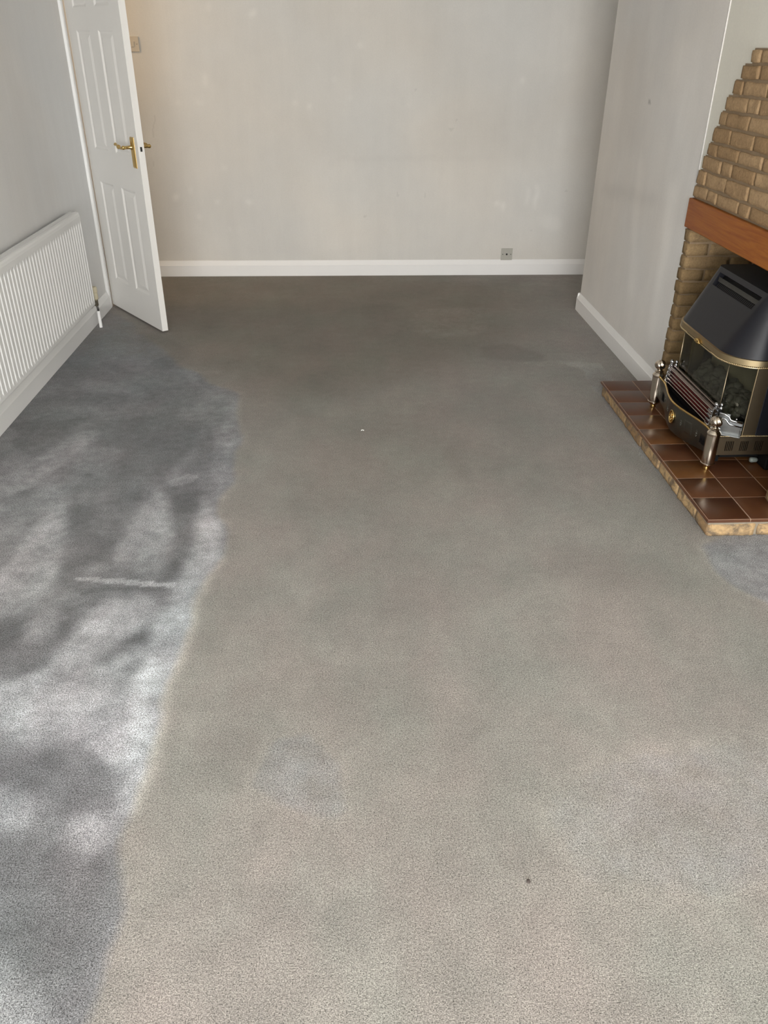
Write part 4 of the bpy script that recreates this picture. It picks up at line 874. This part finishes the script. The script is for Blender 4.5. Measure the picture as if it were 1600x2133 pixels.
# grate of bright bars in front of the glass
def grate():
    GX0 = 1.412; ya, yb = YC-.235, YC+.235
    gr = []
    bm = BM()
    for z, r_ in ((.232, .0032), (.246, .0032), (.260, .0032), (.274, .0032), (.290, .0042)):
        tube(bm, [(GX0+(.29-z)*-.10, ya, z), (GX0+(.29-z)*-.10, yb, z)], r_, 10)
    g_ = fobj('grate_bars', bm, M_bar, smooth=True, angle=50)
    bm = BM(); box(bm, GX0+.002, GX0+.012, ya, yb, .283, .296); box(bm, GX0+.014, GX0+.024, ya, yb, .296, .304); fobj('grate_rail', bm, M_bar, g_, bevel=.002)
    bm = BM(); box(bm, GX0+.012, GX0+.016, ya, yb, .222, .282); tag(fobj('red_element', bm, M_red, g_), 'dark red strip behind the bars')
    for s_ in (-1, 1):
        yy_ = YC+s_*.238
        bm = BM(); a_, b_ = sorted((yy_, yy_+s_*.008))
        vs = [bm.verts.new(p) for y in (a_, b_) for p in ((GX0-.013, y, .216), (GX0+.030, y, .222), (GX0+.030, y, .300), (GX0-.004, y, .300))]
        for f in ((0, 1, 2, 3), (4, 5, 6, 7), (0, 1, 5, 4), (1, 2, 6, 5), (2, 3, 7, 6), (3, 0, 4, 7)): bm.faces.new([vs[i] for i in f])
        for zc in (.232, .250, .268, .286): box(bm, GX0-.016+(zc-.22)*.1, GX0+.010, *sorted((yy_-s_*.028, yy_+s_*.002)), zc-.004, zc+.004)
        fobj('grate_bracket', bm, M_chrome, g_, bevel=.0015)
        bm = BM()
        lathe(bm, [(.009, .300), (.009, .304), (.005, .306), (.005, .310), (.0085, .314), (.009, .319), (.006, .325), (.001, .327)], 16, (GX0+.006, yy_+s_*.003, 0))
        lathe(bm, [(.007, .300), (.007, .304), (.004, .306), (.004, .310), (.0065, .313), (.007, .317), (.004, .322), (.001, .323)], 16, (GX0+.027, yy_+s_*.003, 0))
        fobj('grate_finial', bm, M_chrome, g_, smooth=True, angle=60)
        # chrome side arm running back outside the angled glass
        P0 = Vector((GX0+.020, YC+s_*.252, 0)); dv = Vector((.078, s_*.044, 0)); nv = Vector((-.044, s_*.078, 0)).normalized()
        def ap(t, off, z): return P0+dv*t+nv*off+Vector((0, 0, z))
        bm = BM()
        def slab(t0, t1, o0, o1, z0, z1):
            vs = [bm.verts.new(ap(t, o, z)) for z in (z0, z1) for t, o in ((t0, o0), (t1, o0), (t1, o1), (t0, o1))]
            for f in ((0, 1, 2, 3), (4, 5, 6, 7), (0, 1, 5, 4), (1, 2, 6, 5), (2, 3, 7, 6), (3, 0, 4, 7)): bm.faces.new([vs[i] for i in f])
        slab(0, 1.02, 0, .003, .208, .262); slab(0, 1.02, 0, .022, .206, .210); slab(.97, 1.02, 0, .022, .208, .240)
        slab(0, .45, -.001, .006, .258, .290); slab(.45, 1.0, -.001, .006, .246, .268)
        fobj('side_arm', bm, M_steel, g_, bevel=.0012)
        bm = BM()
        tube(bm, [ap(0, .008, .289), ap(.25, .008, .288), ap(.42, .008, .280), ap(.48, .008, .270), ap(.60, .008, .267), ap(1.0, .008, .264)], .0040, 10)
        tube(bm, [ap(0, .011, .274), ap(.30, .011, .270), ap(.42, .011, .258), ap(.50, .011, .252), ap(1.0, .011, .248)], .0034, 10)
        ball(bm, ap(.72, .010, .277), .004, 10, 8)
        fobj('arm_moulding', bm, M_chrome, g_, smooth=True)
    # dark sill under the bars
    bm = BM(); box(bm, GX0-.010, GX0+.03, ya+.004, yb-.004, .205, .219); fobj('grate_sill', bm, M_black, g_)
grate()
# base tray
bm = BM(); box(bm, 1.415, 1.86, YC-PY-.006, YC+PY+.006, .190, .206)
fobj('base_plate', bm, M_pan, bevel=.001)
bm = BM(); box(bm, 1.47, 1.86, YC-.255, YC+.255, .098, .19); fobj('burner_box', bm, M_black)
for s_ in (-1, 1):
    ys0, ys1 = sorted((YC+s_*(PY+.002), YC+s_*(PY+.008)))
    bm = BM(); x0 = 1.425
    # side panel pierced by groups of slots: built as bars between the openings
    cuts = []
    for gx in (1.462, 1.520, 1.578, 1.636, 1.694):
        for k in range(5): cuts.append((gx+k*.0068, gx+k*.0068+.0036))
    box(bm, x0, 1.80, ys0, ys1, .128, .145); box(bm, x0, 1.80, ys0, ys1, .186, .206); cx_ = x0
    for a, b in cuts: box(bm, cx_, a, ys0, ys1, .145, .186); cx_ = b
    box(bm, cx_, 1.80, ys0, ys1, .145, .186)
    bmesh.ops.remove_doubles(bm, verts=bm.verts, dist=.00001)
    sp_ = fobj('side_panel', bm, M_brass_dark)
    bm = BM(); yy_ = ys0 if s_ < 0 else ys1
    k = 1.43
    while k < 1.75: bmesh.ops.create_icosphere(bm, subdivisions=1, radius=.0030, matrix=Matrix.Translation((k, yy_, .207))); k += .0056
    fobj('panel_beading', bm, M_brass, sp_, smooth=True)
    bm = BM(); box(bm, 1.43, 1.79, *sorted((YC+s_*(PY-.008), YC+s_*(PY-.004))), .13, .19); fobj('slot_shadow_plate', bm, M_black, sp_)
# curved ash pan front
def pan_x(y, z=.2):
    t = min(1, abs(y-YC)/.305); b = .5+.5*math.cos(PI*min(1, t/.86))
    return 1.398-.044*b + (.225-z)*.09
def pan():
    bm = BM(); n = 60
    zt_ = lambda t: .224; zb_ = lambda t: .100+.030*min(1, abs(t))**2.5
    rows = []
    for h in (0, .15, .3, .5, .7, .85, 1):
        rows.append([(pan_x(YC-.30+.60*i/n, zb_(2*i/n-1)+(zt_(0)-zb_(2*i/n-1))*h), YC-.30+.60*i/n, zb_(2*i/n-1)+(zt_(0)-zb_(2*i/n-1))*h) for i in range(n+1)])
    F_ = [[bm.verts.new(p) for p in r] for r in rows]; B_ = [[bm.verts.new((p[0]+.004, p[1], p[2])) for p in r] for r in rows]
    for G_ in (F_, B_):
        for a, b in zip(G_, G_[1:]):
            for i in range(n): bm.faces.new((a[i], a[i+1], b[i+1], b[i]))
    for j in (0, -1):
        for i in range(n): bm.faces.new((F_[j][i], F_[j][i+1], B_[j][i+1], B_[j][i]))
    p_ = fobj('ash_pan_front', bm, M_pan, smooth=True, angle=40)
    bm = BM(); tube(bm, [(pan_x(YC-.305+.61*i/50, .226)-.002, YC-.305+.61*i/50, .228) for i in range(51)], .0048, 10)
    tag(fobj('brass_rail', bm, M_gold, p_, smooth=True), 'polished brass rail along the curved front')
    # top ledge behind the rail
    bm = BM(); strip(bm, [(pan_x(YC-.30+.60*i/50, .2)+.003, YC-.30+.60*i/50, .204) for i in range(51)], [(1.46, YC-.30+.60*i/50, .204) for i in range(51)])
    fobj('pan_ledge', bm, M_black, p_)
    # embossed panels, rosettes and slots
    def patch(bm, yc, zc, hy, hz, d=.0025):
        A = []
        for k in (0, 1):
            for (a, b) in ((-hy, -hz), (hy, -hz), (hy, hz), (-hy, hz)):
                s = 1-.18*k; y, z = yc+a*s, zc+b*s; A.append(bm.verts.new((pan_x(y, z)-(.0004+d*k), y, z)))
        for k in range(4): bm.faces.new((A[k], A[(k+1) % 4], A[4+(k+1) % 4], A[4+k]))
        bm.faces.new(A[4:])
    for s_ in (-1, 1):
        for dy, hy, hz, nm in ((.075, .014, .017, 'r'), (.125, .024, .028, 'p'), (.178, .014, .020, 'r'), (.222, .018, .026, 's'), (.262, .010, .018, 'r')):
            yc = YC+s_*dy; zc = .168
            bm = BM()
            if nm == 'p':
                patch(bm, yc, zc, hy, hz, .0015); fobj('raised_panel', bm, M_pan, p_)
            elif nm == 's':
                for k in range(5):
                    y = yc-.014+.007*k; x = pan_x(y, zc)
                    box(bm, x-.0012, x+.001, y-.0013, y+.0013, zc-hz, zc+hz)
                fobj('vent_slots', bm, M_black, p_)
            else:
                for zz_ in (-hz*.6, 0, hz*.6):
                    ball(bm, (pan_x(yc, zc)-.0005, yc, zc+zz_), .0048 if zz_ == 0 else .0032, 8, 6, (.5, 1, 1))
                    for q_ in (-1, 1): ball(bm, (pan_x(yc, zc)-.0005, yc+q_*.006, zc+zz_*.6), .0026, 8, 6, (.5, 1, 1))
                fobj('rosette', bm, M_pan, p_, smooth=True)
    # oval medallion
    bm = BM(); mc = Vector((pan_x(YC, .163)-.003, YC, .163))
    tube(bm, [mc+Vector((0, .021*math.cos(a), .027*math.sin(a))) for a in [2*PI*i/32 for i in range(32)]], .0032, 8, closed=True)
    ball(bm, mc+Vector((.002, 0, 0)), .02, 20, 12, (.12, 1, 1.25))
    for (a, b, r_) in ((0, .010, .006), (0, .002, .008), (-.006, -.006, .005), (.006, -.007, .005), (0, -.013, .006), (-.009, .004, .0035), (.009, .005, .0035), (.004, .015, .003), (-.005, .016, .003)):
        ball(bm, mc+Vector((-.002, a, b)), r_, 10, 8, (.5, 1, 1))
    tag(fobj('medallion', bm, M_gold, p_, smooth=True), 'oval brass medallion at the centre')
pan()
# end pillars
def pillar(yc):
    c = (1.400, yc, 0)
    bm = BM(); lathe(bm, [(.0265, .100), (.0268, .104), (.0245, .106), (.0245, .222), (.0262, .225), (.0262, .230), (.0225, .236), (.0165, .241), (.0150, .2425)], 40, c)
    p_ = fobj('pillar', bm, M_nickel, smooth=True, angle=28)
    bm = BM(); lathe(bm, [(.0135, .2420), (.018, .2435), (.0185, .247), (.013, .2495), (.0105, .252), (.012, .2545)], 28, c); fobj('pillar_collar', bm, M_nickel, p_, smooth=True, angle=50)
    bm = BM(); pr = []
    for i in range(17):
        a = -PI/2+PI*i/16; pr.append((max(.0012, .0225*math.cos(a)), .2755+.0225*math.sin(a)*.98))
    lathe(bm, pr, 56, c, mod=lambda a, h: 1+.10*math.sin(5*a+(h-.27)*90)); fobj('finial', bm, M_nickel, p_, smooth=True)
    bm = BM(); lathe(bm, [(.0120, .0725), (.0125, .075), (.0115, .088), (.016, .090), (.020, .094), (.022, .100)], 28, c)
    tag(fobj('pillar_foot', bm, M_gold, p_, smooth=True, angle=40), 'brass foot')
pillar(3.372); pillar(2.748)
# feet, control box and fitting under the near side
for s_ in (-1, 1):
    bm = BM(); box(bm, 1.455, 1.475, *sorted((YC+s_*.225, YC+s_*.24)), .0725, .128); fobj('foot', bm, M_black)
bm = BM()
vs = box(bm, 1.625, 1.84, YC-.325, YC-.10, .0725, .128); fobj('control_box', bm, M_black, bevel=.004)
bm = BM(); lathe(bm, [(.004, 1.592), (.009, 1.594), (.011, 1.600), (.010, 1.618), (.006, 1.624)], 16, (0, YC-.262, .088), 'X'); tag(fobj('pipe_fitting', bm, M_clear, smooth=True), 'pale translucent pipe fitting')

# ================================================================ BITS ON THE CARPET
bm = BM(); bmesh.ops.create_icosphere(bm, subdivisions=2, radius=.0042, matrix=Matrix.Translation((0, 0, .003)) @ Matrix.Diagonal((1, 1.2, .7, 1)))
for v in bm.verts: v.co += mnoise.noise_vector(v.co*300)*.0015
o = obj('crumb', bm, plain('dark_crumb', (.07, .055, .05), .9), smooth=True); o.location = (.359, 1.043, 0); tag(o, 'tiny dark brown crumb lying on the carpet in the foreground', 'crumb')
bm = BM(); tube(bm, [(-.006, 0, .003), (-.002, .003, .005), (.003, .002, .005), (.007, -.001, .003)], .0018, 8)
o = obj('fluff', bm, M_gloss, smooth=True); o.location = (.064, 3.307, 0); tag(o, 'tiny white scrap of fluff on the carpet in the middle of the room', 'fluff')
